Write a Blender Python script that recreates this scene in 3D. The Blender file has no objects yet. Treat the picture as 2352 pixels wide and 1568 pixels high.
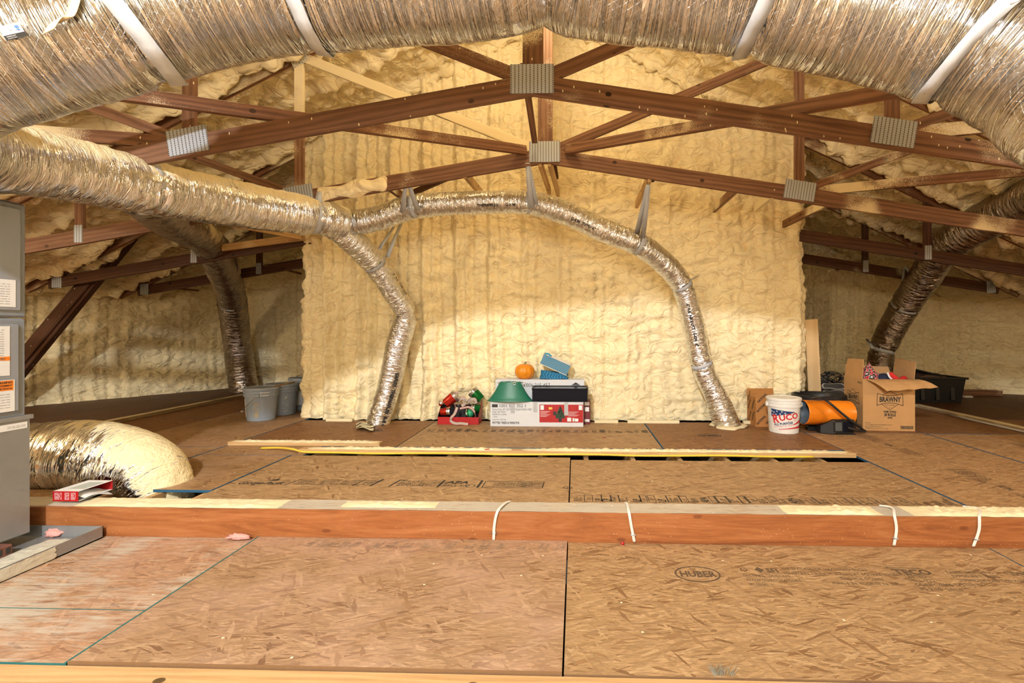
import bpy, math, random
import numpy as np
from mathutils import Vector, Matrix
random.seed(7)
R = math.radians
SC = bpy.context.scene
COL = SC.collection

# ------------------------------------------------------------------ camera
F, CX0, CY0, CH = 1150.0, 1285.0, 757.0, 1.10      # focal length and principal point in pixels, camera height
YAW = math.atan(36.7 / F)
cam_d = bpy.data.cameras.new('camera'); cam = bpy.data.objects.new('camera', cam_d); COL.objects.link(cam)
cam_d.sensor_width = 36.0; cam_d.lens = F / 2352 * 36.0
cam_d.shift_x = -(CX0 - 1176) / 2352; cam_d.shift_y = (CY0 - 784) / 2352
cam_d.clip_start = .02; cam_d.clip_end = 60
cam.location = (0, 0, CH); cam.rotation_euler = (R(90), 0, YAW)
SC.camera = cam

# ------------------------------------------------------------------ world, lamps, exposure
w = bpy.data.worlds.new('world'); SC.world = w; w.use_nodes = True
w.node_tree.nodes['Background'].inputs[0].default_value = (.9, .85, .75, 1)
w.node_tree.nodes['Background'].inputs[1].default_value = .05
def lamp(name, kind, loc, energy, color, size, rot=None, size_y=None):
    d = bpy.data.lights.new(name, kind); d.energy = energy; d.color = color
    if kind == 'POINT': d.shadow_soft_size = size
    elif kind == 'AREA':
        d.size = size
        if size_y: d.shape = 'RECTANGLE'; d.size_y = size_y
    o = bpy.data.objects.new(name, d); o.location = loc; COL.objects.link(o)
    if rot: o.rotation_euler = rot
    return o
key = lamp('shaded_ridge_lamp', 'SPOT', (-1.5, -2.6, 4.08), 1650, (.97, .985, 1.0), .13)
key.data.shadow_soft_size = .13; key.data.spot_size = R(156); key.data.spot_blend = .12
lamp('rear_fill_light', 'AREA', (.4, -4.0, 2.2), 100, (.95, .98, 1.0), 2.4, (R(90), 0, 0), 1.6)  # added cool fill from behind the camera, no window is built there
lamp('roof_fill_light', 'POINT', (-.3, 4.05, 4.25), 66, (1.0, .77, .45), .12)  # added warm fill above the ducts, lifts the upper wall and roof
lamp('left_wing_fill', 'POINT', (-6.4, 2.5, 1.55), 125, (1.0, .79, .50), .2)  # added fill out of view, brightens the left wall
lamp('right_wing_fill', 'POINT', (6.2, 2.5, 1.55), 125, (1.0, .79, .50), .2)  # added fill out of view, brightens the right wall
vs = SC.view_settings
vs.view_transform = 'Standard'; vs.look = 'None'; vs.gamma = 1.0; vs.exposure = 0.19; vs.use_curve_mapping = False
try:
    SC.cycles.max_bounces = 6; SC.cycles.diffuse_bounces = 4; SC.cycles.glossy_bounces = 2; SC.cycles.use_adaptive_sampling = True; SC.cycles.adaptive_threshold = .07; SC.cycles.adaptive_min_samples = 12
    SC.cycles.caustics_reflective = False; SC.cycles.caustics_refractive = False
    SC.cycles.sample_clamp_indirect = 6.0
except Exception: pass

# ------------------------------------------------------------------ image <-> world
cs, sn = math.cos(YAW), math.sin(YAW)
def ray(px, py):
    dx, dz = (px - CX0) / F, (CY0 - py) / F
    return Vector((dx * cs - sn, dx * sn + cs, dz))
def U(px, py, Y):                      # photograph point at depth Y
    d = ray(px, py); t = Y / d.y
    return Vector((d.x * t, Y, CH + d.z * t))
def G(px, py, z=0.0):                  # photograph point on the level z
    d = ray(px, py); t = (z - CH) / d.z
    return Vector((d.x * t, d.y * t, z))

def proj(p):                           # world point -> photograph pixel
    p = Vector(p); r_ = p.x * cs + p.y * sn; f_ = -p.x * sn + p.y * cs
    return CX0 + F * r_ / f_, CY0 - F * (p.z - CH) / f_
# ------------------------------------------------------------------ numpy noise
_rng = np.random.RandomState(3)
_perm = _rng.permutation(512)
_grad = _rng.normal(size=(512, 3)); _grad /= np.linalg.norm(_grad, axis=1)[:, None]
def pn(x, y, z=0.0):
    x, y, z = np.broadcast_arrays(np.asarray(x, float), np.asarray(y, float), np.asarray(z, float))
    xi, yi, zi = np.floor(x).astype(int), np.floor(y).astype(int), np.floor(z).astype(int)
    xf, yf, zf = x - xi, y - yi, z - zi
    u, v, t = [q * q * q * (q * (q * 6 - 15) + 10) for q in (xf, yf, zf)]
    def g(a, b, c):
        h = _perm[(_perm[(_perm[(xi + a) & 511] + yi + b) & 511] + zi + c) & 511]
        q = _grad[h]
        return q[..., 0] * (xf - a) + q[..., 1] * (yf - b) + q[..., 2] * (zf - c)
    L = lambda a, b, k: a + (b - a) * k
    return 1.6 * L(L(L(g(0,0,0), g(1,0,0), u), L(g(0,1,0), g(1,1,0), u), v),
                   L(L(g(0,0,1), g(1,0,1), u), L(g(0,1,1), g(1,1,1), u), v), t)

# ------------------------------------------------------------------ mesh builder
class MB:
    def __init__(s): s.v = []; s.f = []; s.uv = []; s.mi = []
    def add(s, verts, faces, uvs=None, mi=0):
        b = len(s.v); s.v += [tuple(p) for p in verts]
        for k, fc in enumerate(faces):
            s.f.append([i + b for i in fc]); s.mi.append(mi)
            s.uv.append(uvs[k] if uvs else [(0, 0)] * len(fc))
        return s
    def box(s, lo, hi, mi=0, M=None, bev=0.0):
        lo, hi = Vector(lo), Vector(hi)
        if bev > 0: return s.cbox(lo, hi, bev, mi, M)
        P = [Vector((x, y, z)) for z in (lo.z, hi.z) for y in (lo.y, hi.y) for x in (lo.x, hi.x)]
        fs = [(0,2,3,1),(4,5,7,6),(0,1,5,4),(2,6,7,3),(0,4,6,2),(1,3,7,5)]
        ax = [(0,1),(0,1),(0,2),(0,2),(1,2),(1,2)]
        uv = [[(P[i][a], P[i][b]) for i in f] for f, (a, b) in zip(fs, ax)]
        if M is not None: P = [M @ p for p in P]
        return s.add(P, fs, uv, mi)
    def cbox(s, lo, hi, b, mi=0, M=None):
        c, h = (lo + hi) / 2, (hi - lo) / 2
        b = min(b, h.x * .9, h.y * .9, h.z * .9)
        P = []; idx = {}
        for sx in (-1, 1):
            for sy in (-1, 1):
                for sz in (-1, 1):
                    for a in range(3):
                        q = Vector((sx * h.x, sy * h.y, sz * h.z))
                        for k in range(3):
                            if k != a: q[k] -= (sx, sy, sz)[k] * b
                        idx[(sx, sy, sz, a)] = len(P); P.append(c + q)
        fs = []
        for a in range(3):
            o = [k for k in range(3) if k != a]
            for sg in (-1, 1):
                ring = []
                for (i, j) in ((-1,-1),(1,-1),(1,1),(-1,1)):
                    t = [0,0,0]; t[a] = sg; t[o[0]] = i; t[o[1]] = j
                    ring.append(idx[(t[0], t[1], t[2], a)])
                fs.append(ring)
        for a in range(3):                                     # edges along axis a
            o = [k for k in range(3) if k != a]
            for i in (-1, 1):
                for j in (-1, 1):
                    r = []
                    for sg, ff in ((-1, o[0]), (1, o[0]), (1, o[1]), (-1, o[1])):
                        t = [0,0,0]; t[a] = sg; t[o[0]] = i; t[o[1]] = j
                        r.append(idx[(t[0], t[1], t[2], ff)])
                    fs.append(r)
        for sx in (-1, 1):
            for sy in (-1, 1):
                for sz in (-1, 1): fs.append([idx[(sx, sy, sz, a)] for a in range(3)])
        out = []
        for f in fs:
            n = (P[f[1]] - P[f[0]]).cross(P[f[2]] - P[f[0]]); m = sum((P[i] for i in f), Vector()) / len(f) - c
            out.append(list(f) if n.dot(m) > 0 else list(reversed(f)))
        uv = []
        for f in out:
            n = (P[f[1]] - P[f[0]]).cross(P[f[2]] - P[f[0]]); k = max(range(3), key=lambda q: abs(n[q]))
            o = [q for q in range(3) if q != k]; uv.append([(P[i][o[0]], P[i][o[1]]) for i in f])
        if M is not None: P = [M @ p for p in P]
        return s.add(P, out, uv, mi)
    def bar(s, p0, p1, wd, ht, up=(0, 0, 1), mi=0, bev=.003, ext=0.0):   # a stick; u runs along it
        p0, p1 = Vector(p0), Vector(p1); d = p1 - p0; L = d.length + 2 * ext; d.normalize(); p0 = p0 - d * ext
        up = Vector(up); x = d; y = up.cross(x).normalized(); z = x.cross(y)
        M = Matrix(((x.x, y.x, z.x, p0.x), (x.y, y.y, z.y, p0.y), (x.z, y.z, z.z, p0.z), (0, 0, 0, 1)))
        return s.cbox(Vector((0, -wd / 2, -ht / 2)), Vector((L, wd / 2, ht / 2)), bev, mi, M)
    def tube(s, pts, r, n=10, mi=0, cap=True, smooth_n=0):
        pts = [Vector(p) for p in pts]
        if smooth_n: pts = catmull(pts, smooth_n)
        rr = r if isinstance(r, (list, tuple)) else [r] * len(pts)
        if len(rr) != len(pts): rr = list(np.interp(np.linspace(0, 1, len(pts)), np.linspace(0, 1, len(rr)), rr))
        fr = frames(pts); V = []
        for (T, N, B), p, q in zip(fr, pts, rr):
            for k in range(n):
                a = 2 * math.pi * k / n; V.append(p + (N * math.cos(a) + B * math.sin(a)) * q)
        fs = []; uv = []; L = 0
        for i in range(len(pts) - 1):
            dl = (pts[i + 1] - pts[i]).length
            for k in range(n):
                k2 = (k + 1) % n
                fs.append((i * n + k, i * n + k2, (i + 1) * n + k2, (i + 1) * n + k))
                uv.append([(L, k / n), (L, (k + 1) / n), (L + dl, (k + 1) / n), (L + dl, k / n)])
            L += dl
        if cap:
            fs.append(list(range(n))[::-1]); uv.append([(0, 0)] * n)
            e = (len(pts) - 1) * n; fs.append([e + k for k in range(n)]); uv.append([(0, 0)] * n)
        return s.add(V, fs, uv, mi)
    def lathe(s, prof, n=32, M=None, mi=0, a0=0.0, a1=2 * math.pi, jit=None, cap=True):
        full = abs(a1 - a0 - 2 * math.pi) < 1e-6; m = n if full else n + 1
        V = []
        for i, (r, z) in enumerate(prof):
            for k in range(m):
                a = a0 + (a1 - a0) * k / n
                q = r * (jit(a, z) if jit else 1)
                p = Vector((q * math.cos(a), q * math.sin(a), z)); V.append(M @ p if M is not None else p)
        fs = []; uv = []
        for i in range(len(prof) - 1):
            for k in range(n):
                k2 = (k + 1) % m if full else k + 1
                fs.append((i * m + k, i * m + k2, (i + 1) * m + k2, (i + 1) * m + k))
                uv.append([(k / n, prof[i][1]), ((k + 1) / n, prof[i][1]), ((k + 1) / n, prof[i + 1][1]), (k / n, prof[i + 1][1])])
        if full and cap:
            for e, rev in ((0, True), (len(prof) - 1, False)):
                if prof[e][0] > 1e-5:
                    r = [e * m + k for k in range(m)]; fs.append(r[::-1] if rev else r); uv.append([(0, 0)] * m)
        return s.add(V, fs, uv, mi)
    def prism(s, poly, z0, z1, M=None, mi=0):
        n = len(poly); V = [Vector((x, y, z0)) for x, y in poly] + [Vector((x, y, z1)) for x, y in poly]
        if M is not None: V = [M @ p for p in V]
        fs = [list(range(n))[::-1], [n + i for i in range(n)]]
        uv = [[poly[i] for i in range(n)][::-1], [poly[i] for i in range(n)]]
        for i in range(n):
            j = (i + 1) % n; fs.append((i, j, n + j, n + i)); uv.append([(0, 0)] * 4)
        return s.add(V, fs, uv, mi)
    def sheet(s, rows, mi=0, uvf=None, close=False):          # grid of points
        a, b = len(rows), len(rows[0]); V = [p for r in rows for p in r]; fs = []; uv = []
        for i in range(a - 1):
            for j in range(b - 1 if not close else b):
                j2 = (j + 1) % b
                fs.append((i * b + j, i * b + j2, (i + 1) * b + j2, (i + 1) * b + j))
                if uvf: uv.append([uvf(i, j), uvf(i, j + 1), uvf(i + 1, j + 1), uvf(i + 1, j)])
        return s.add(V, fs, uv if uvf else None, mi)
    def build(s, name, mats, parent=None, smooth=False, world=True, angle=None):
        me = bpy.data.meshes.new(name)
        off = Vector(parent.location) if (parent is not None and world) else Vector()
        off2 = Vector()
        if parent is not None and world and parent.parent is not None: off2 = Vector(parent.parent.location)
        vs_ = [(p[0] - off.x - off2.x, p[1] - off.y - off2.y, p[2] - off.z - off2.z) for p in s.v]
        me.from_pydata(vs_, [], s.f)
        ul = me.uv_layers.new(name='UVMap')
        flat = [c for u in s.uv for q in u for c in q]
        ul.data.foreach_set('uv', flat)
        if not isinstance(mats, (list, tuple)): mats = [mats]
        for m in mats: me.materials.append(m)
        if len(mats) > 1: me.polygons.foreach_set('material_index', s.mi)
        if smooth:
            me.polygons.foreach_set('use_smooth', [True] * len(me.polygons))
            if angle: me.set_sharp_from_angle(angle=R(angle))
        me.update()
        o = bpy.data.objects.new(name, me); COL.objects.link(o)
        if parent is not None: o.parent = parent
        return o

def catmull(P, n):
    P = [Vector(p) for p in P]; Q = [2 * P[0] - P[1]] + P + [2 * P[-1] - P[-2]]; out = []
    for i in range(1, len(Q) - 2):
        a, b, c, d = Q[i - 1:i + 3]
        for k in range(n):
            t = k / n
            out.append(.5 * ((2 * b) + (c - a) * t + (2 * a - 5 * b + 4 * c - d) * t * t + (3 * b - a - 3 * c + d) * t ** 3))
    out.append(P[-1]); return out
def frames(pts):
    out = []; N = None
    for i in range(len(pts)):
        T = (pts[min(i + 1, len(pts) - 1)] - pts[max(i - 1, 0)])
        T = T.normalized() if T.length > 1e-9 else Vector((0, 0, 1))
        if N is None:
            a = Vector((0, 0, 1)) if abs(T.z) < .95 else Vector((0, 1, 0)); N = (a - T * a.dot(T)).normalized()
        else:
            N = N - T * N.dot(T); N = N.normalized()
        out.append((T, N, T.cross(N)))
    return out
def Mloc(loc, rz=0, rx=0, ry=0):
    return Matrix.Translation(Vector(loc)) @ Matrix.Rotation(rz, 4, 'Z') @ Matrix.Rotation(ry, 4, 'Y') @ Matrix.Rotation(rx, 4, 'X')

_used = set()
def tag(o, label, cat, group=None):
    o['label'] = label; o['category'] = cat
    if group: o['group'] = group
    return o
def thing(name, label, cat, loc=(0, 0, 0), rz=0.0, group=None):
    o = bpy.data.objects.new(name, None); COL.objects.link(o); o.empty_display_size = .1
    o.location = loc; o.rotation_euler = (0, 0, rz)
    return tag(o, label, cat, group)
def struct(o): o['kind'] = 'structure'; return o

# flat lettering: text meshes gathered into one mesh; local frame x right, y up
def text_verts(txt, size, sx=1.0, align='LEFT', shear=0.0, bold=0.0):
    c = bpy.data.curves.new('t', 'FONT'); c.body = txt; c.size = size; c.align_x = align; c.shear = shear; c.offset = bold
    c.resolution_u = 2
    o = bpy.data.objects.new('t', c); COL.objects.link(o)
    me = bpy.data.meshes.new_from_object(o)
    V = [(v.co.x * sx, v.co.y) for v in me.vertices]; Fc = [list(p.vertices) for p in me.polygons]
    bpy.data.objects.remove(o); bpy.data.curves.remove(c); bpy.data.meshes.remove(me)
    return V, Fc
class Print:
    """lettering and marks laid out on a flat local sheet, mapped to a surface by fn(x, y) -> point"""
    def __init__(s, fn): s.fn = fn; s.m = MB()
    def text(s, txt, x, y, size, sx=1.0, align='LEFT', shear=0.0, rot=0.0, bold=0.0, mi=0):
        V, Fc = text_verts(txt, size, sx, align, shear, bold); c, q = math.cos(rot), math.sin(rot)
        s.m.add([s.fn(x + a * c - b * q, y + a * q + b * c) for a, b in V], Fc, None, mi); return s
    def poly(s, pts, mi=0):
        s.m.add([s.fn(x, y) for x, y in pts], [list(range(len(pts)))], None, mi); return s
    def rect(s, x0, y0, x1, y1, mi=0, n=1):
        for k in range(n):
            a, b = x0 + (x1 - x0) * k / n, x0 + (x1 - x0) * (k + 1) / n
            s.poly([(a, y0), (b, y0), (b, y1), (a, y1)], mi)
        return s
    def line(s, pts, t, mi=0, closed=False):
        pts = list(pts) + ([pts[0]] if closed else [])
        for (a, b), (c, d) in zip(pts[:-1], pts[1:]):
            L = math.hypot(c - a, d - b) or 1; nx, ny = -(d - b) / L * t / 2, (c - a) / L * t / 2
            ex, ey = (c - a) / L * t / 2, (d - b) / L * t / 2
            s.poly([(a - ex + nx, b - ey + ny), (a - ex - nx, b - ey - ny), (c + ex - nx, d + ey - ny), (c + ex + nx, d + ey + ny)], mi)
        return s
    def ellipse(s, x, y, rx, ry, t, mi=0, n=28):
        for k in range(n):
            a, b = 2 * math.pi * k / n, 2 * math.pi * (k + 1) / n
            s.poly([(x + rx * math.cos(a), y + ry * math.sin(a)), (x + rx * math.cos(b), y + ry * math.sin(b)),
                    (x + (rx - t) * math.cos(b), y + (ry - t) * math.sin(b)), (x + (rx - t) * math.cos(a), y + (ry - t) * math.sin(a))], mi)
        return s
    def build(s, name, mats, parent, world=True): return s.m.build(name, mats, parent, world=world)
# ------------------------------------------------------------------ materials
class NT:
    def __init__(s, name):
        s.mat = bpy.data.materials.new(name); s.mat.use_nodes = True; s.t = s.mat.node_tree
        s.b = s.t.nodes['Principled BSDF']
    def n(s, typ, **kw):
        nd = s.t.nodes.new(typ)
        for k, v in kw.items():
            if k.startswith('i_'):
                key = k[2:]; key = int(key) if key.isdigit() else key.replace('_', ' ')
                s.set(nd.inputs[key], v)
            else: setattr(nd, k, v)
        return nd
    def set(s, sock, v):
        if isinstance(v, bpy.types.NodeSocket): s.t.links.new(v, sock)
        elif isinstance(v, bpy.types.Node): s.t.links.new(v.outputs[0], sock)
        else:
            if isinstance(v, (tuple, list)) and len(v) == 3 and sock.type == 'RGBA': v = (*v, 1)
            sock.default_value = v
    def out(s, **kw):
        for k, v in kw.items(): s.set(s.b.inputs[k.replace('_', ' ')], v)
        return s
    def math(s, op, a, b=None, c=None, clamp=False):
        nd = s.n('ShaderNodeMath', operation=op, use_clamp=clamp); s.set(nd.inputs[0], a)
        if b is not None: s.set(nd.inputs[1], b)
        if c is not None: s.set(nd.inputs[2], c)
        return nd.outputs[0]
    def mix(s, f, a, b, blend='MIX'):
        nd = s.n('ShaderNodeMix', data_type='RGBA', blend_type=blend)
        s.set(nd.inputs['Factor'], f); s.set(nd.inputs[6], a); s.set(nd.inputs[7], b); return nd.outputs[2]
    def ramp(s, f, stops, interp='LINEAR'):
        nd = s.n('ShaderNodeValToRGB'); s.set(nd.inputs[0], f); e = nd.color_ramp.elements; nd.color_ramp.interpolation = interp
        while len(e) < len(stops): e.new(.5)
        for q, (p, c) in zip(e, stops): q.position = p; q.color = (*c, 1) if len(c) == 3 else c
        return nd.outputs[0]
    def step(s, v, lo, hi):
        nd = s.n('ShaderNodeMapRange', interpolation_type='SMOOTHSTEP'); s.set(nd.inputs[0], v)
        s.set(nd.inputs[1], lo); s.set(nd.inputs[2], hi); return nd.outputs[0]
    def noise(s, vec, scale, detail=3, rough=.55, dist=0.0, dim='3D'):
        nd = s.n('ShaderNodeTexNoise', noise_dimensions=dim); s.set(nd.inputs['Vector'], vec); nd.inputs['Scale'].default_value = scale
        nd.inputs['Detail'].default_value = detail; nd.inputs['Roughness'].default_value = rough; nd.inputs['Distortion'].default_value = dist
        return nd.outputs['Fac']
    def mapping(s, vec, scale=(1, 1, 1), rot=(0, 0, 0), loc=(0, 0, 0)):
        nd = s.n('ShaderNodeMapping'); s.set(nd.inputs[0], vec); s.set(nd.inputs[1], loc); nd.inputs[2].default_value = rot; nd.inputs[3].default_value = scale
        return nd.outputs[0]
    def pos(s): return s.n('ShaderNodeNewGeometry').outputs['Position']
    def nz(s):
        sep = s.n('ShaderNodeSeparateXYZ'); s.t.links.new(s.n('ShaderNodeNewGeometry').outputs['Normal'], sep.inputs[0]); return sep.outputs[2]
    def uv(s): return s.n('ShaderNodeTexCoord').outputs['UV']
    def obj(s): return s.n('ShaderNodeTexCoord').outputs['Object']
    def rnd(s): return s.n('ShaderNodeObjectInfo').outputs['Random']
    def bump(s, h, strength=.5, dist=.01, normal=None):
        nd = s.n('ShaderNodeBump'); s.set(nd.inputs['Height'], h); nd.inputs['Strength'].default_value = strength; nd.inputs['Distance'].default_value = dist
        if normal is not None: s.set(nd.inputs['Normal'], normal)
        return nd.outputs[0]
def plain(name, col, rough=.5, metal=0.0, bump=0.0, bscale=60, var=.0, spec=.5, **kw):
    m = NT(name); c = col
    if var:
        c = m.mix(m.noise(m.obj(), bscale * .3, 4), tuple(x * (1 - var) for x in col), tuple(min(1, x * (1 + var)) for x in col))
    m.out(Base_Color=c, Roughness=rough, Metallic=metal)
    m.b.inputs['Specular IOR Level'].default_value = spec
    if bump: m.out(Normal=m.bump(m.noise(m.obj(), bscale, 4), bump, .004))
    for k, v in kw.items(): m.set(m.b.inputs[k.replace('_', ' ')], v)
    return m.mat
FOAM = (.90, .725, .40)
def foam_mat():
    m = NT('spray_foam'); p = m.pos()
    big = m.noise(p, 1.1, 1)
    c = m.mix(big, (.93, .82, .555), (.92, .79, .49))
    wv = m.noise(m.mapping(p, (1, 1, 1.45)), 5.5, 2, .5, .7)
    h = m.math('POWER', m.math('MULTIPLY', m.math('ABSOLUTE', m.math('SUBTRACT', wv, .5)), 2.6), .7)
    c = m.mix(m.step(h, .20, .0), c, (.90, .72, .42))  # amber shading of the creases painted into the foam colour
    h = m.math('ADD', h, m.math('MULTIPLY', m.noise(p, 30, 2), .12))
    m.out(Base_Color=c, Roughness=.55, Normal=m.bump(h, .62, .034)); m.b.inputs['Specular IOR Level'].default_value = .3
    return m.mat
def wood_mat(name, dark, light, spray=0.0, scale=1.0, spray_up=.0, rough=.6, knots=True):
    """u runs along the grain; the sprayed foam that landed on it is pale"""
    m = NT(name); u = m.uv(); rn = m.rnd()
    off = m.n('ShaderNodeCombineXYZ'); m.set(off.inputs[0], m.math('MULTIPLY', rn, 37.0)); m.set(off.inputs[1], m.math('MULTIPLY', rn, 11.0))
    v = m.mapping(u, (1, 1, 1), (0, 0, 0), off.outputs[0])
    base = m.noise(m.mapping(v, (1.2 * scale, 26 * scale, 1)), 1.0, 3, .6, .6, '2D')
    wv = m.n('ShaderNodeTexWave', wave_type='BANDS', bands_direction='Y'); m.set(wv.inputs['Vector'], m.mapping(v, (.5 * scale, 4.5 * scale, 1)))
    wv.inputs['Scale'].default_value = 1.6; wv.inputs['Distortion'].default_value = 7; wv.inputs['Detail'].default_value = 2.5; wv.inputs['Detail Scale'].default_value = 1.2
    g = m.math('ADD', m.math('MULTIPLY', base, .72), m.math('MULTIPLY', wv.outputs['Fac'], .28))
    fg = m.noise(m.mapping(v, (5, 240, 1)), 1.0, 2, .6, .3, '2D'); g = m.math('ADD', m.math('MULTIPLY', g, .74), m.math('MULTIPLY', fg, .26))
    c = m.ramp(g, [(.30, dark), (.70, light)])
    if knots:
        vr = m.n('ShaderNodeTexVoronoi', voronoi_dimensions='2D'); m.set(vr.inputs['Vector'], m.mapping(v, (3.4, 4.6, 1))); vr.inputs['Scale'].default_value = 1.0
        k = m.step(vr.outputs['Distance'], .085, .06); k = m.math('MULTIPLY', k, m.math('GREATER_THAN', m.n('ShaderNodeSeparateColor', i_0=vr.outputs['Color']).outputs[0], .80))
        c = m.mix(k, c, tuple(x * .25 for x in dark))
    c = m.mix(m.math('MULTIPLY', rn, .35), c, tuple(x * .55 for x in light))
    if spray > 0:
        p = m.pos()
        s = m.math('ADD', m.noise(p, 1.3, 3), m.math('MULTIPLY', m.noise(p, 160, 2), .22))
        s = m.math('ADD', s, m.math('MULTIPLY', m.nz(), spray_up))
        s = m.step(s, .86 - spray, .98 - spray); c = m.mix(s, c, (.84, .72, .47))
        sp = m.n('ShaderNodeTexVoronoi'); m.set(sp.inputs['Vector'], m.mapping(p, (1, 1, .45))); sp.inputs['Scale'].default_value = 26
        dots = m.math('MULTIPLY', m.step(sp.outputs['Distance'], .13, .09), m.math('GREATER_THAN', m.n('ShaderNodeSeparateColor', i_0=sp.outputs['Color']).outputs[1], .86))
        c = m.mix(dots, c, (.86, .76, .5))
    m.out(Base_Color=c, Roughness=rough, Normal=m.bump(g, .25, .003))
    m.b.inputs['Specular IOR Level'].default_value = .3
    return m.mat
def osb_mat(name, tint, rot=0.0, dust=0.0, dark=0.0, pink=0.0):
    m = NT(name); p = m.pos(); rn = m.rnd()
    off = m.n('ShaderNodeCombineXYZ'); m.set(off.inputs[0], m.math('MULTIPLY', rn, 23.0)); m.set(off.inputs[1], m.math('MULTIPLY', rn, 57.0))
    sep = m.n('ShaderNodeSeparateXYZ'); m.set(sep.inputs[0], p); flat = m.n('ShaderNodeCombineXYZ'); m.set(flat.inputs[0], sep.outputs[0]); m.set(flat.inputs[1], sep.outputs[1])
    wob = m.n('ShaderNodeTexNoise'); m.set(wob.inputs['Vector'], flat.outputs[0]); wob.inputs['Scale'].default_value = 9; wob.inputs['Detail'].default_value = 2
    vv = m.n('ShaderNodeVectorMath', operation='MULTIPLY_ADD'); m.set(vv.inputs[0], wob.outputs['Color']); vv.inputs[1].default_value = (.02, .02, 0); m.set(vv.inputs[2], flat.outputs[0])
    v = m.mapping(vv.outputs[0], (1, 1, 1), (0, 0, rot), off.outputs[0])
    def flakes(ang, L, W, sh):
        vr = m.n('ShaderNodeTexVoronoi', feature='F1', distance='MANHATTAN', voronoi_dimensions='2D'); q = m.mapping(v, (1, 1, 1), (0, 0, R(ang)), (sh, sh * 1.7, 0))
        m.set(vr.inputs['Vector'], m.mapping(q, (1 / L, 1 / W, 1))); vr.inputs['Scale'].default_value = 1; vr.inputs['Randomness'].default_value = 1
        return m.n('ShaderNodeSeparateColor', i_0=vr.outputs['Color'])
    A = flakes(0, .12, .013, 0); B = flakes(20, .11, .014, 3.1); C = flakes(-26, .10, .015, 7.7); D = flakes(62, .09, .017, 12.3); E = flakes(-8, .09, .009, 21)
    val = A.outputs[0]
    for fl, th in ((E, .40), (B, .62), (C, .68), (D, .90)):
        nd = m.n('ShaderNodeMix', data_type='FLOAT'); m.set(nd.inputs[0], m.math('GREATER_THAN', fl.outputs[1], th)); m.set(nd.inputs[2], val); m.set(nd.inputs[3], fl.outputs[0]); val = nd.outputs[0]
    grain = m.noise(m.mapping(v, (22, 190, 1)), 1, 2, .65, .4, '2D')
    t = tint; k = lambda s: tuple(min(1, x * s) for x in t)
    c = m.ramp(val, [(0, (t[0] * .30, t[1] * .20, t[2] * .17)), (.05, (t[0] * .42, t[1] * .31, t[2] * .26)), (.12, (t[0] * .66, t[1] * .56, t[2] * .48)), (.24, k(.74)), (.5, k(.93)), (.8, (t[0] * 1.10, t[1] * 1.13, t[2] * 1.17)), (1, (min(1, t[0] * 1.26), t[1] * 1.38, t[2] * 1.52))])
    c = m.mix(m.step(grain, .30, .85), c, k(.50))
    c = m.mix(m.math('MULTIPLY', m.noise(flat.outputs[0], 1.4, 2, .55, 0, '2D'), .45), c, k(.78))
    if pink: c = m.mix(m.math('MULTIPLY', m.step(m.noise(flat.outputs[0], 2.2, 4), .35, .75), pink), c, (.62, .42, .33))
    if dust:
        dn = m.math('ADD', m.noise(flat.outputs[0], 1.6, 5, .65), m.math('MULTIPLY', m.noise(m.mapping(v, (5, 45, 1)), 1, 3), .55))
        ds = m.step(dn, .95 - dust, 1.22 - dust); c = m.mix(m.math('MULTIPLY', ds, .9), c, (.56, .52, .44))
    sp = m.n('ShaderNodeTexVoronoi', voronoi_dimensions='2D'); m.set(sp.inputs['Vector'], flat.outputs[0]); sp.inputs['Scale'].default_value = 9
    dots = m.math('MULTIPLY', m.step(sp.outputs['Distance'], .06, .04), m.math('GREATER_THAN', m.n('ShaderNodeSeparateColor', i_0=sp.outputs['Color']).outputs[1], .95))
    c = m.mix(dots, c, (.85, .78, .6))
    h = m.math('ADD', m.math('MULTIPLY', val, .7), m.math('MULTIPLY', grain, .4))
    m.out(Base_Color=c, Roughness=.55, Normal=m.bump(h, .3, .0025)); m.b.inputs['Specular IOR Level'].default_value = .3
    return m.mat
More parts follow.
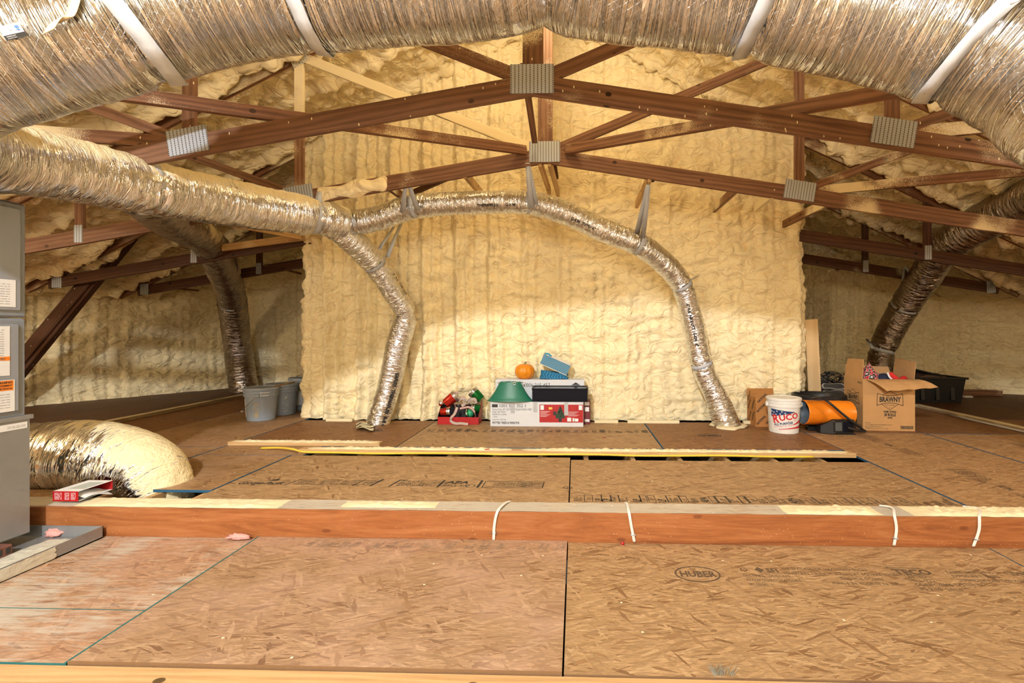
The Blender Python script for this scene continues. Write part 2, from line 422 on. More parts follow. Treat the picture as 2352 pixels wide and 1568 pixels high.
def foil_mat(name, spray=.3, coarse=1.0, fold=(30, 4.0), fs=.75, vor=.45, n3w=.30, streak=.9, tint=(.86, .88, .92), rough=.19, scrim=False, side=(0, 0, 1), along=0.0):
    """u along the duct in metres, v around it in metres; sprayed foam sits on the side facing `side`"""
    m = NT(name); u = m.uv(); p = m.pos()
    n1 = m.noise(m.mapping(u, (fold[0] * coarse, fold[1] * coarse, 1), (0, 0, .18)), 1, 3, .62, 1.0, '2D')           # folds around the tube
    n2 = m.n('ShaderNodeTexVoronoi', feature='F1', distance='EUCLIDEAN', voronoi_dimensions='2D'); m.set(n2.inputs['Vector'], m.mapping(u, (26 * coarse, 11 * coarse, 1), (0, 0, .35))); n2.inputs['Scale'].default_value = 1
    n3 = m.noise(m.mapping(u, (60 * coarse, 22 * coarse, 1), (0, 0, .5)), 1, 2, .6, .8, '2D')
    rid = m.math('ABSOLUTE', m.math('SUBTRACT', n1, .5))
    h = m.math('ADD', m.math('MULTIPLY', rid, 1.5), m.math('ADD', m.math('MULTIPLY', n2.outputs['Distance'], vor), m.math('MULTIPLY', n3, n3w)))
    nb = m.bump(h, fs, .022 / coarse)
    geo = m.n('ShaderNodeNewGeometry'); dt = m.n('ShaderNodeVectorMath', operation='DOT_PRODUCT'); m.set(dt.inputs[0], geo.outputs['Normal']); dt.inputs[1].default_value = Vector(side).normalized()
    s = m.math('ADD', dt.outputs['Value'], m.math('MULTIPLY', m.math('SUBTRACT', m.noise(p, 3.0, 4, .6), .5), 1.3))
    s = m.math('ADD', s, m.math('MULTIPLY', m.math('SUBTRACT', m.noise(m.mapping(u, (70, 9, 1)), 1, 3), .5), streak))
    if along:
        su = m.n('ShaderNodeSeparateXYZ'); m.set(su.inputs[0], u); s = m.math('ADD', s, m.math('MULTIPLY', su.outputs[0], along))
    mask = m.step(s, 1.05 - spray * 1.5, 1.45 - spray * 1.5)
    c = m.mix(m.noise(p, 2.5, 3), tint, tuple(x * .88 for x in tint))
    if scrim:
        def ln(ang):
            wv = m.n('ShaderNodeTexWave', wave_type='BANDS', bands_direction='X'); m.set(wv.inputs['Vector'], m.mapping(u, (1, 1, 1), (0, 0, ang))); wv.inputs['Scale'].default_value = 12; wv.inputs['Distortion'].default_value = 1.2; wv.inputs['Detail Scale'].default_value = .4
            return m.step(wv.outputs['Fac'], .992, .999)
        sc = m.math('MAXIMUM', ln(.9), ln(-.9)); mask = m.math('MAXIMUM', mask, m.math('MULTIPLY', sc, .12))
    c = m.mix(mask, c, (.86, .74, .46))
    inv = m.math('SUBTRACT', 1.0, mask)
    rg = m.math('ADD', rough, m.math('MULTIPLY', mask, .55))
    fb = m.bump(m.math('MULTIPLY', m.noise(p, 55, 3), mask), .8, .012, nb)
    m.out(Base_Color=c, Roughness=rg, Metallic=inv, Normal=fb)
    return m.mat
def plate_mat(name, dusty=0.0):
    m = NT(name); u = m.uv(); sp = m.n('ShaderNodeSeparateXYZ'); m.set(sp.inputs[0], u)
    a = m.math('FRACT', m.math('MULTIPLY', sp.outputs[0], 1 / .0255))
    col = m.math('FLOOR', m.math('MULTIPLY', sp.outputs[0], 1 / .0255))
    b = m.math('FRACT', m.math('ADD', m.math('MULTIPLY', sp.outputs[1], 1 / .0145), m.math('MULTIPLY', col, .5)))
    slot = m.math('MULTIPLY', m.math('LESS_THAN', m.math('ABSOLUTE', m.math('SUBTRACT', a, .5)), .13), m.math('LESS_THAN', m.math('ABSOLUTE', m.math('SUBTRACT', b, .5)), .36))
    c = m.mix(m.noise(u, 90, 3), (.42, .47, .54), (.54, .59, .66)); c = m.mix(slot, c, (.10, .085, .07))
    if dusty: c = m.mix(m.step(m.noise(m.pos(), 60, 3), .55 - dusty * .3, .8 - dusty * .3), c, (.75, .66, .45))
    m.out(Base_Color=c, Roughness=.42, Metallic=m.math('MULTIPLY', m.math('SUBTRACT', 1.0, slot), .18 * (1 - dusty)), Normal=m.bump(slot, .5, -.004))
    return m.mat
def lvl_mat():
    m = NT('beam_wood'); u = m.uv(); p = m.pos()
    n1 = m.noise(m.mapping(u, (.9, 9, 1)), 1, 4, .65, 1.6, '2D'); n2 = m.noise(m.mapping(u, (6, 90, 1)), 1, 2, .6, 0, '2D')
    c = m.ramp(m.math('ADD', m.math('MULTIPLY', n1, .75), m.math('MULTIPLY', n2, .25)), [(.28, (.20, .064, .020)), (.5, (.33, .115, .036)), (.72, (.42, .170, .064))])
    vr = m.n('ShaderNodeTexVoronoi', voronoi_dimensions='2D'); m.set(vr.inputs['Vector'], m.mapping(u, (2.2, 5.0, 1))); vr.inputs['Scale'].default_value = 1
    sel = m.math('GREATER_THAN', m.n('ShaderNodeSeparateColor', i_0=vr.outputs['Color']).outputs[0], .55)
    c = m.mix(m.math('MULTIPLY', m.step(vr.outputs['Distance'], .075, .04), m.math('MULTIPLY', sel, .75)), c, (.17, .05, .018))
    sp = m.n('ShaderNodeTexVoronoi'); m.set(sp.inputs['Vector'], p); sp.inputs['Scale'].default_value = 55
    d = m.math('MULTIPLY', m.step(sp.outputs['Distance'], .14, .08), m.math('GREATER_THAN', m.n('ShaderNodeSeparateColor', i_0=sp.outputs['Color']).outputs[1], .80))
    d = m.math('MULTIPLY', d, m.step(m.noise(p, 3, 2), .45, .6)); c = m.mix(m.math('MULTIPLY', d, .8), c, (.75, .6, .45))
    m.out(Base_Color=c, Roughness=.5, Normal=m.bump(n2, .15, .002)); m.b.inputs['Specular IOR Level'].default_value = .35
    return m.mat
def cardboard(name, col): return plain(name, col, .75, var=.1, bump=.05, bscale=25, spec=.2)

M_FOAM = foam_mat()
M_WOOD_HV = wood_mat('truss_wood_heavily_sprayed', (.13, .06, .033), (.33, .175, .10), spray=.385, spray_up=.05)
M_WOOD = wood_mat('truss_wood', (.125, .057, .031), (.33, .170, .096), spray=.14, spray_up=.06)
M_WOOD_SP = wood_mat('truss_wood_sprayed', (.12, .05, .024), (.30, .14, .068), spray=.25, spray_up=.12)
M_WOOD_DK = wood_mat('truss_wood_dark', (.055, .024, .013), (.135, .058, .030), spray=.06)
M_PINE = wood_mat('new_pine', (.50, .30, .13), (.68, .46, .23), spray=.12, rough=.55)
M_LVL = lvl_mat()
M_BTOP = osb_mat('beam_top_dust', (.62, .47, .33), dust=.42)
M_BFOAM = plain('foam_overspray', (.86, .76, .50), .75, bump=.5, bscale=40, var=.08)
M_DUSTY = plain('grey_foam_dust', (.62, .60, .50), .8, bump=.6, bscale=60, var=.12)
M_PLATE = plate_mat('galvanised_plate'); M_PLATE_D = plate_mat('galvanised_plate_dusty', .7)
M_OSB = osb_mat('osb', (.49, .31, .155)); M_OSB_W = osb_mat('osb_warm', (.45, .265, .12), pink=.25)
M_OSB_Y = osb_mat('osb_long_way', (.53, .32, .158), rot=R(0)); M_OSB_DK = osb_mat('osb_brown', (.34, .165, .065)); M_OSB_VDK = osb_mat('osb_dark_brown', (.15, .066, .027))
M_OSB_DUST = osb_mat('osb_dusty', (.52, .30, .17), dust=.26, pink=.35); M_OSB_D2 = osb_mat('osb_slightly_dusty', (.47, .295, .165), dust=.03, pink=.45)
M_BLUE = plain('blue_edge_seal', (.02, .10, .19), .6); M_EDGE = plain('osb_cut_edge', (.20, .11, .05), .8, bump=.5); M_TEAL = plain('teal_edge_seal', (.03, .16, .16), .6)
M_DARKGAP = plain('dark_underfloor', (.03, .022, .016), .9)
M_INK = plain('black_ink', (.035, .032, .03), .7); M_INKSOFT = plain('faded_ink', (.13, .085, .05), .7)
M_STRAP = plain('grey_nylon_strap', (.50, .53, .58), .45, bump=.15, bscale=90)
M_STRAP_W = plain('white_nylon_strap', (.60, .63, .68), .45, bump=.15, bscale=90)
M_FOIL_BIG = foil_mat('foil_main', spray=-.55, coarse=.62, scrim=True, tint=(.80, .82, .85), rough=.20, fold=(44, 1.7), fs=.85, vor=.10, n3w=.12)
M_FOIL_MID = foil_mat('foil_branch', spray=.52, coarse=.8, scrim=False, side=(0, -.15, 1), fs=.6)
M_FOIL_SM = foil_mat('foil_small', spray=.40, coarse=1.15, side=(.25, .5, .8))
M_FOIL_V = foil_mat('foil_drop', spray=.30, coarse=1.15, side=(.9, .3, .2))
M_FOIL_DK = foil_mat('foil_dim', spray=.12, coarse=.9, tint=(.47, .40, .34), side=(.9, .3, .2))  # tint darkened to stand in for the dark surroundings the foil reflects
M_FOIL_BULB = foil_mat('foil_return', spray=-.62, coarse=.55, side=(.25, -.1, .95), rough=.10, fold=(22, 3), fs=.5, vor=.25, along=1.35, streak=1.9, tint=(.80, .85, .93))
# ------------------------------------------------------------------ the attic shell
RX, RTOP, RSL = -.28, 5.03, .484
def roofz(X): return np.maximum(RTOP - RSL * np.abs(np.asarray(X, float) - RX), 1.74)
TRUSS_Y = [3.36, 4.73, 6.20, 7.50]
ZL = -.165                                     # the lower floor

def foam_h(u, v, seed, ribs=.41, amp=1.0, rib_amp=.03):
    wu = u + .10 * pn(u * 1.7, v * 1.7, seed) ; wv = v + .10 * pn(u * 1.7 + 9, v * 1.7, seed + 4)
    big = pn(u * .8, v * .8, seed + 1) * .035
    pil = np.abs(pn(wu * 2.6, wv * 4.2, seed + 2)) * .070 + np.abs(pn(wu * 6.5, wv * 9.0, seed + 3)) * .045 + np.abs(pn(wu * 14, wv * 18, seed + 5)) * .018
    h = (big + pil) * amp
    if ribs:
        h = h + .028 * np.abs(pn(u * 7.5, v * .9, seed + 12))
        uu = u + .030 * pn(u * .3, v * 2.1, seed + 7)
        k = np.round(uu / ribs); d = uu - k * ribs
        a = .55 + .45 * np.sin(k * 12.9 + seed)
        h = h + rib_amp * a * (np.exp(-(d / .045) ** 2) + .5 * np.exp(-((d - .11) / .03) ** 2)) * (1 + .5 * pn(u * 3, v * 11, seed + 8))
        h = h - rib_amp * .35 * a * (np.exp(-((d + .075) / .022) ** 2) + np.exp(-((d - .17) / .022) ** 2))
    return h
def grid_mesh(name, P, mat, parent=None):
    a, b = P.shape[:2]; idx = np.arange(a * b).reshape(a, b)
    q = np.stack([idx[:-1, :-1], idx[:-1, 1:], idx[1:, 1:], idx[1:, :-1]], -1).reshape(-1, 4)
    me = bpy.data.meshes.new(name); me.vertices.add(a * b); me.vertices.foreach_set('co', P.reshape(-1).astype(np.float32))
    me.loops.add(q.size); me.loops.foreach_set('vertex_index', q.reshape(-1).astype(np.int32))
    me.polygons.add(len(q)); me.polygons.foreach_set('loop_start', np.arange(0, q.size, 4, dtype=np.int32)); me.polygons.foreach_set('loop_total', np.full(len(q), 4, np.int32))
    me.polygons.foreach_set('use_smooth', np.ones(len(q), bool))
    me.update(calc_edges=True); me.validate(); me.materials.append(mat)
    o = bpy.data.objects.new(name, me); COL.objects.link(o)
    if parent: o.parent = parent
    return o
def foam_wall(name, pts, step, seed, ztop=None, zbot=0.0, amp=1.0, rib_amp=.03, flip=1, ribs=.41):
    """a foam covered wall standing on the polyline pts; lumps grow towards the room"""
    pts = [np.array(p, float) for p in pts]; seg = [np.linalg.norm(b - a) for a, b in zip(pts[:-1], pts[1:])]; T = np.concatenate([[0], np.cumsum(seg)])
    us = np.linspace(0, T[-1], max(2, int(T[-1] / step)) + 1)
    X = np.interp(us, T, [p[0] for p in pts]); Y = np.interp(us, T, [p[1] for p in pts])
    dx, dy = np.gradient(X, us), np.gradient(Y, us); L = np.hypot(dx, dy); nx, ny = dy / L * flip, -dx / L * flip
    k = np.ones(9) / 9
    if len(us) > 30:
        nx = np.convolve(np.pad(nx, 4, 'edge'), k, 'valid'); ny = np.convolve(np.pad(ny, 4, 'edge'), k, 'valid')
    zt = (roofz(X) + .05) if ztop is None else np.full_like(X, ztop)
    nv = max(2, int((zt.max() - zbot) / step)); t = np.linspace(0, 1, nv + 1)
    Z = zbot + t[:, None] * (zt[None, :] - zbot); Uu = np.broadcast_to(us, Z.shape)
    h = foam_h(Uu, Z, seed, ribs, amp, rib_amp)
    h = h + .05 * np.exp(-((Z - zbot) / .12) ** 2) * (.6 + pn(Uu * 2.5, Z * 0, seed + 20))        # the bead along the floor
    P = np.stack([X[None] + nx[None] * h, Y[None] + ny[None] * h, Z], -1)
    o = grid_mesh(name, P, M_FOAM); return struct(o)

WY = 6.17; WX0, WX1 = U(705, 700, WY).x, U(1845, 700, WY).x
o = foam_wall('wall_back', [(WX0 - .02, 9.2), (WX0, WY + .06), (WX0 + .07, WY), (WX1 - .07, WY), (WX1, WY + .06), (WX1 + .02, 9.2)], .021, 11.0, amp=.85, rib_amp=.11)
LB, RB = U(540, 880, 9.35).x, U(2150, 880, 9.3).x
foam_wall('wall_left', [(-9.6, 3.2), (-9.2, 4.8), tuple(G(30, 935)[:2]), tuple(G(190, 920)[:2]), (LB, 9.35), (WX0 + .2, 9.4)], .028, 31.0, amp=.8, rib_amp=.095)
foam_wall('wall_right', [(WX1 - .2, 9.4), (RB, 9.3), tuple(G(2352, 906)[:2]), (9.0, 6.4), (9.4, 3.2)], .028, 51.0, amp=.8, rib_amp=.095)
foam_wall('wall_front', [(9.4, -4.2), (-9.6, -4.2)], .25, 71.0, zbot=ZL - .05, amp=.5, ribs=0)
foam_wall('wall_front_left', [(-9.6, -4.2), (-9.6, 3.2)], .25, 75.0, zbot=ZL - .05, ztop=2.1, amp=.5, ribs=0)
foam_wall('wall_front_right', [(9.4, 3.2), (9.4, -4.2)], .25, 77.0, zbot=ZL - .05, ztop=2.1, amp=.5, ribs=0)

# roof underside: foam between and over the top chords
ys = np.concatenate([np.arange(-4.25, 1.4, .25), np.arange(1.4, 9.7, .034)])
xs = np.concatenate([np.arange(-9.8, -6.9, .12), np.arange(-6.9, 6.5, .036), np.arange(6.5, 9.7, .12)])
XX, YY = np.meshgrid(xs, ys); ZZ = roofz(XX)
hh = foam_h(YY * 1.0, XX * 1.1, 91.0, 0, 1.7)
rib = np.zeros_like(XX)
for ty in [q + .0 for q in TRUSS_Y] + [q + .66 for q in TRUSS_Y] + [2.0, 2.7]:
    wob = YY + .05 * pn(XX * 1.1, YY * .2, ty); main = any(abs(ty - q) < 1e-6 for q in TRUSS_Y)
    for dd in ((-.10, .10) if main else (0,)):
        rib += (.12 if main else .10) * np.exp(-((wob - ty - dd) / .055) ** 2) * (1 + .5 * pn(XX * 2.5, YY * 2, ty + dd))
    if main: rib -= .03 * np.exp(-((wob - ty) / .04) ** 2)
hh = hh + rib
nx = np.where(XX < RX, .435, -.435) * (ZZ > 1.75); nzv = -np.where(ZZ > 1.75, .90, 1.0)
P = np.stack([XX + nx * hh * np.minimum(1, np.abs(XX - RX) / .3), YY, ZZ + nzv * hh], -1)
struct(grid_mesh('ceiling', P, M_FOAM))

# ------------------------------------------------------------------ floors and their panels
def panel(parent, x0, y0, x1, y1, mat, z=0.0, th=.018, gap=.004, edge=None, name='osb_panel', seal='', sealmat=None):
    m = MB(); lo, hi = Vector((x0 + gap, y0 + gap, z - th)), Vector((x1 - gap, y1 - gap, z))
    m.box(lo, hi); m.mi = [1, 0, 1, 1, 1, 1]
    o = m.build(name, [mat, edge or M_BLUE], parent)
    for e in seal:                                      # painted edge that shows as a coloured line
        w_ = .009; q = {'L': ((lo.x, lo.y), (lo.x + w_, hi.y)), 'R': ((hi.x - w_, lo.y), (hi.x, hi.y)), 'F': ((lo.x, lo.y), (hi.x, lo.y + w_)), 'B': ((lo.x, hi.y - w_), (hi.x, hi.y))}[e]
        MB().box((*q[0], z), (*q[1], z + .0008)).build('edge_seal', sealmat or edge or M_BLUE, o)
    return o
yb0, yb1 = G(1200, 1180).y, G(1200, 1157).y            # beam front and back
fl = MB().box((-9.6, yb1, -.35), (9.4, 9.5, -.24)).build('floor', M_DARKGAP); struct(fl)
xsB, xsM, xsH, xsC, xsI = G(476, 1131).x, G(1309, 1100).x, G(2000, 1062).x, G(545, 1014.7).x, G(2107, 990).x
yr1 = G(900, 1047).y; yr1r = G(1500, 1057).y; y2 = G(1300, 1029).y
P_GP = panel(fl, xsB, yb1, xsM, yr1, M_OSB); P_LP = panel(fl, xsM, yb1, xsH, yr1r, M_OSB, seal='R')
panel(fl, xsC, yb1 + .20, xsB, yr1, M_OSB_W, gap=.005, seal='LR'); panel(fl, xsC, yr1, xsB + .1, y2, M_OSB_W, gap=.003, seal='L')
xd, xg = G(950, 1000).x, G(1500, 1000).x
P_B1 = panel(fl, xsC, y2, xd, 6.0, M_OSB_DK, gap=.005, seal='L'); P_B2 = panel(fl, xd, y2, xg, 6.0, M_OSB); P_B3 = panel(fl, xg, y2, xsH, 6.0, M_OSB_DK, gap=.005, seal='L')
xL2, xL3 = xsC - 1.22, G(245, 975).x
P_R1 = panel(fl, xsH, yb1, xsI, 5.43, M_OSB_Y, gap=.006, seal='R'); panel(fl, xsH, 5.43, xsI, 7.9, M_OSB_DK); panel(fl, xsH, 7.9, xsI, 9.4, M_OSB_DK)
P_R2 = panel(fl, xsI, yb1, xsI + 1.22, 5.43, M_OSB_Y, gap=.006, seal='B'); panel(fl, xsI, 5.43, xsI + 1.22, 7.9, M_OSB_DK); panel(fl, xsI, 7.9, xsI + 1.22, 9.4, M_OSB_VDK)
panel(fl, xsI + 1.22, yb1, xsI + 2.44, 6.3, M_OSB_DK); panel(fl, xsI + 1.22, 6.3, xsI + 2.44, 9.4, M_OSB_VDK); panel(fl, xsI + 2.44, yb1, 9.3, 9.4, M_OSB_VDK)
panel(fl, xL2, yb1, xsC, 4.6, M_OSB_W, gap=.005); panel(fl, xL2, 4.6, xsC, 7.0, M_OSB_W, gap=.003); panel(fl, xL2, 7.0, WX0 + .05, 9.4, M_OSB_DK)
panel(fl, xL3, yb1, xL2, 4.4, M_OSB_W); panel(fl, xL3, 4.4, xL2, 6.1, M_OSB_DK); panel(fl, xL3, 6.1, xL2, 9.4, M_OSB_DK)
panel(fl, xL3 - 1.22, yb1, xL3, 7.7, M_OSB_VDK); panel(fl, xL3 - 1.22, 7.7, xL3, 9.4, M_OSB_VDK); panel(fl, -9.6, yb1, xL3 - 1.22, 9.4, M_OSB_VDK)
for k in range(12):                                     # the joists that show in the open strip
    x = xsB + .15 + k * .405
    j = MB().box((x - .019, yb1 + .02, -.24), (x + .019, 5.5, -.022)).build('joist', M_PINE, fl)
for k in range(3):
    x = xsC + .12 + k * .33
    MB().box((x - .019, yb1 + .01, -.24), (x + .019, 3.9, -.022)).build('joist', M_PINE, fl)

yf = G(1291, 1549, ZL).y; xA = G(400, 1361, ZL).x; xF = G(1298, 1400, ZL).x
fw = MB().box((-9.6, -4.2, ZL - .35), (9.4, yb0 + .02, ZL - .26)).build('floor_lower', M_DARKGAP); struct(fw)
P_F1 = panel(fw, xA, yf, xF, yb0, M_OSB_D2, z=ZL + .010, th=.022, edge=M_EDGE, gap=.003, seal='L', sealmat=M_TEAL)
P_F2 = panel(fw, xF, yf, xF + 2.44, yb0, M_OSB, z=ZL, edge=M_EDGE, gap=.004); panel(fw, xF + 2.44, yf, 5.9, yb0, M_OSB, z=ZL)
ys2 = G(160, 1398, ZL).y
panel(fw, -4.9, ys2, xA, yb0, M_OSB_DUST, z=ZL, edge=M_TEAL, gap=.003, seal='R'); panel(fw, -4.9, yf, xA, ys2, M_OSB_DUST, z=ZL, edge=M_TEAL, gap=.003, seal='R')
panel(fw, -9.6, -4.2, -4.9, yb0, M_OSB_DK, z=ZL); panel(fw, 5.9, -4.2, 9.4, yb0, M_OSB_DK, z=ZL)
yc = yf - .15
bp = MB().box((-4.9, yc, ZL - .06), (5.9, yf - .004, ZL - .004)).build('threshold_plank', M_PINE, fw)
panel(fw, -4.9, -1.0, .6, yc, M_OSB, z=ZL - .02); panel(fw, .6, -1.0, 5.9, yc, M_OSB, z=ZL - .02); panel(fw, -4.9, -4.2, 5.9, -1.0, M_OSB, z=ZL - .02)

# the step beam between the two floors
be = thing('step_beam', 'long orange-brown laminated beam with cream dust on top, dividing the two floor levels', 'beam', (0, yb0, ZL))
b = MB().box((-6.5, yb0, ZL - .1), (6.5, yb1 - .004, .012), bev=.004).build('beam', M_LVL, be)
xs_ = np.linspace(-6.5, 6.5, 260); rows = []
for yy in (yb0 + .002, yb0 + .03, (yb0 + yb1) / 2, yb1 - .03, yb1 - .006):
    rows.append([Vector((x, yy + .004 * float(pn(x * 9, yy * 40)), .0125 + .004 * float(abs(pn(x * 7, yy * 30))))) for x in xs_])
MB().sheet(rows, uvf=lambda i, j: (xs_[min(j, 259)], i * .05)).build('dust_layer', M_BTOP, be, smooth=True)
mm = MB()
def crust(m, x0, x1, y0, y1, z, seed, hmax=.014):
    nxs = max(4, int((x1 - x0) / .012)); nys = max(4, int((y1 - y0) / .012)); rows = []
    for j in range(nys + 1):
        r = []
        for i in range(nxs + 1):
            a, c = i / nxs, j / nys; e = min(a, 1 - a, .12) / .12 * min(c, 1 - c, .18) / .18
            x, y = x0 + (x1 - x0) * a + .01 * float(pn(a * 20, c * 5, seed)), y0 + (y1 - y0) * c + .008 * float(pn(a * (x1 - x0) * 12, c * 5, seed + 3))
            r.append(Vector((x, y, z + hmax * e * (.4 + 1.2 * float(abs(pn(x * 22, y * 22, seed)))))))
        rows.append(r)
    return m.sheet(rows)
X = lambda px, py=1170: G(px, py).x
crust(mm, X(210, 1152), X(640), yb0 + .004, yb1 - .01, .014, 2, .012); crust(mm, X(780), X(1000), yb0 + .04, yb1 - .02, .014, 3, .010)
crust(mm, X(1790), X(2000), yb0 + .01, yb1 - .01, .014, 5, .016); crust(mm, X(2065), X(2600), yb0 + .004, yb1 - .004, .014, 6, .018)
mm.build('foam_crust', M_BFOAM, be, smooth=True)
# ------------------------------------------------------------------ roof trusses
TC, ZC, CSL = -.285, 2.742, .163
N1, N2, NE = 2.365, 4.54, 6.45
def chz(d): return ZC - CSL * d                       # centre line of the bottom chord, d metres from the middle
def truss(Y, label, mat, full=True, plate=M_PLATE, x_in=0.0, coat=False):
    t = thing('roof_truss', label, 'truss', (TC, Y, 0), 0, 'scissor roof trusses')
    cnt = [0]
    def mem(name, a, b, ht=.09, wd=.038, mt=None, dy=0.0, ext=0.0):
        wd = .0385 - .0008 * cnt[0]; cnt[0] += 1
        return MB().bar((TC + a[0], Y + dy, a[1]), (TC + b[0], Y + dy, b[1]), ht, wd, (0, -1, 0), ext=ext).build(name, mt or mat, t)
    def plt(x, z, w_, h_, rot=0.0, name='gusset_plate', mt=None):
        M = Mloc((TC + x, Y - .0215, z), 0) @ Matrix.Rotation(rot, 4, 'Y')
        return MB().box((-w_ / 2, -.002, -h_ / 2), (w_ / 2, .002, h_ / 2), M=M).build(name, mt or plate, t)
    tz = lambda d: float(roofz(TC + d)) - .13
    for s in (-1, 1):
        mem('bottom_chord', (s * x_in, chz(x_in)), (s * NE, chz(NE)), .14)
        mem('top_chord', (s * (x_in if x_in else 0), tz(x_in)), (s * (NE + .3), tz(NE + .3)), .14, mt=M_WOOD_SP)
        a = math.atan(CSL) * s
        if not x_in:
            mem('web', (-s * .07, ZC - .01), (s * N1, tz(N1) - .03), .089, mt=M_WOOD_HV if coat and s < 0 else None)
            mem('post', (s * N1, chz(N1) + .03), (s * N1, tz(N1)), .089, mt=M_WOOD_HV if coat and s < 0 else M_WOOD)
            mem('web', (s * (N1 - .10), chz(N1) - .01), (s * 3.95, tz(3.95) - .02), .07)
            mem('web', (s * (N1 - .12), chz(N1) + .01), (s * 4.75, tz(4.75) - .02), .089, mt=M_WOOD_SP)
            plt(s * N1, chz(N1) + .035, .285, .175, a); plt(s * N1, tz(N1) - .05, .17, .15, math.atan(RSL) * s, mt=M_PLATE_D)
        mem('post', (s * N2, chz(N2) - .02), (s * N2, tz(N2)), .089)
        plt(s * N2, chz(N2) + .03, .085, .17); plt(s * (NE - .12), chz(NE) + .03, .13, .17)
    if not x_in:
        mem('king_post', (0, ZC - .06), (0, tz(0) - .02), .14)
        plt(-.005, ZC + .035, .292, .195)
    return t
truss(TRUSS_Y[0], 'nearest scissor truss, reddish timber with large central steel plate under the big silver duct', M_WOOD)
truss(TRUSS_Y[1], 'second scissor truss, its chord crossing just above the thin arching silver duct', M_WOOD, coat=True)
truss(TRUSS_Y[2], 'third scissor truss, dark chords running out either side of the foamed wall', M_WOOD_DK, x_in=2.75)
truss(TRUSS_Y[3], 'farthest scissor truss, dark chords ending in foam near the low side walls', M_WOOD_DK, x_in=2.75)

# thick foam stuck on the second truss's left chord
tB = [o for o in bpy.data.objects if o.name.startswith('roof_truss') and abs(o.location.y - TRUSS_Y[1]) < .01][0]
xa, xb = U(728, 420, TRUSS_Y[1]).x, U(893, 400, TRUSS_Y[1]).x; rows = []
for j in range(15):
    v = j / 14; r_ = []
    for i in range(50):
        u = i / 49; x = xa + (xb - xa) * u; e = max(0, 1 - abs(2 * v - 1) ** 4) * max(0, 1 - abs(2 * u - 1) ** 3)
        zz = chz(abs(x - TC)) + (v - .5) * .19 * (.75 + .35 * float(pn(u * 4, 1.7)))
        r_.append(Vector((x, TRUSS_Y[1] - .017 - e * (.022 + .022 * float(abs(pn(x * 9, zz * 14)))), zz)))
    rows.append(r_)
MB().sheet(rows).build('foam_patch', M_FOAM, tB, smooth=True)
# braces laid over the chords and struts
def stick(name, label, a, b, ht=.089, wd=.038, mat=None, up=(0, -1, 0), cat='brace', group=None):
    lo = Vector(a) if a[2] < b[2] else Vector(b)
    o = MB().bar(Vector(a) - lo, Vector(b) - lo, ht, wd, up).build(name, mat or M_WOOD); o.location = lo
    return tag(o, label, cat, group)
cB = Vector((TC, TRUSS_Y[1], ZC + .05))
a1 = U(548, 255, TRUSS_Y[0] - .02); a1.z += .0; d = (a1 - (cB + Vector((-.18, 0, 0)))); s0 = cB + Vector((-.18, -.02, -.0))
stick('diagonal_brace', 'long flat brace with tan overspray rising left from the second truss centre', s0, s0 + d * 1.75, .089, .038, M_WOOD_SP, group='braces lying across the chords')
a2 = U(1862, 243, TRUSS_Y[0] - .02); s1 = cB + Vector((.2, -.02, 0)); d = a2 - s1
stick('diagonal_brace', 'long flat brace rising right from the second truss centre toward the big duct', s1, s1 + d * 1.7, .089, .038, M_WOOD, group='braces lying across the chords')
stick('ridge_brace', 'thin slanting strut beside the king posts, behind the topmost steel plate', U(1203, 150, 3.45), U(1228, 325, 4.66), .038, .05, M_WOOD, (1, 0, 0))
stick('ridge_brace', 'dark slanting strut dropping behind the second truss centre to the foamed wall', U(1245, 190, 4.8), U(1279, 408, 5.7), .06, .038, M_WOOD_DK, (1, 0, 0))
stick('web_brace', 'dark short brace below the second truss chord, left of the middle duct strap', U(1090, 380, 4.9), U(950, 442, 5.6), .06, .038, M_WOOD_DK)
stick('web_brace', 'dark short brace under the second truss chord, right of centre', U(1440, 385, 4.9), U(1500, 412, 5.3), .06, .038, M_WOOD_DK)
br = thing('kicker_brace', 'dark doubled diagonal brace slanting down behind the grey furnace', 'brace', U(-20, 905, 6.36))
MB().bar(U(-20, 905, 6.36), U(312, 510, 6.36), .16, .038, (0, -1, 0)).build('board', M_WOOD_DK, br)
MB().bar(U(5, 915, 6.42), U(312, 540, 6.42), .06, .089, (0, -1, 0)).build('stiffener', M_WOOD_DK, br)
# pale outriggers between the second truss and the foamed wall
for k, (a, b_, sp, lb) in enumerate([
    ((1240, 372, 4.72), (1262, 440, 5.75), 0, 'pale pine outrigger under the central plate, left one of the pair'),
    ((1262, 372, 4.72), (1282, 444, 5.75), 0, 'pale pine outrigger under the central plate, right one of the pair'),
    ((1068, 398, 4.72), (1110, 450, 5.75), 0, 'pale pine outrigger behind the arching duct, between its two middle straps'),
    ((890, 425, 4.72), (950, 470, 5.7), 1, 'foam-dusted outrigger above the duct strap nearest the branching'),
    ((1492, 408, 4.72), (1462, 470, 5.75), 0, 'pale pine outrigger holding the right-hand duct strap'),
    ((1692, 432, 4.72), (1640, 480, 5.95), 1, 'foam-buried outrigger stub right of the right-hand duct strap'),
    ((1905, 462, 4.72), (1800, 515, 6.0), 1, 'pale outrigger reaching the right corner of the foamed wall'),
    ((1775, 445, 4.72), (1735, 478, 6.0), 2, 'foam-coated outrigger left of the corner of the foamed wall'),
    ((430, 492, 4.80), (690, 542, 6.1), 0, 'long pale pine board below the thick branch duct, left of the foamed wall'),
    ((510, 569, 6.05), (700, 544, 6.15), 0, 'bright pine board along the third chord, left of the foamed wall')]):
    mt = (M_PINE, M_WOOD_SP, M_BFOAM)[sp]
    stick('outrigger', lb, U(*a), U(*b_), .085, .035, mt, (1, 0, 0) if k < 8 else (0, -1, 0), 'board', 'outriggers tying the truss to the wall')
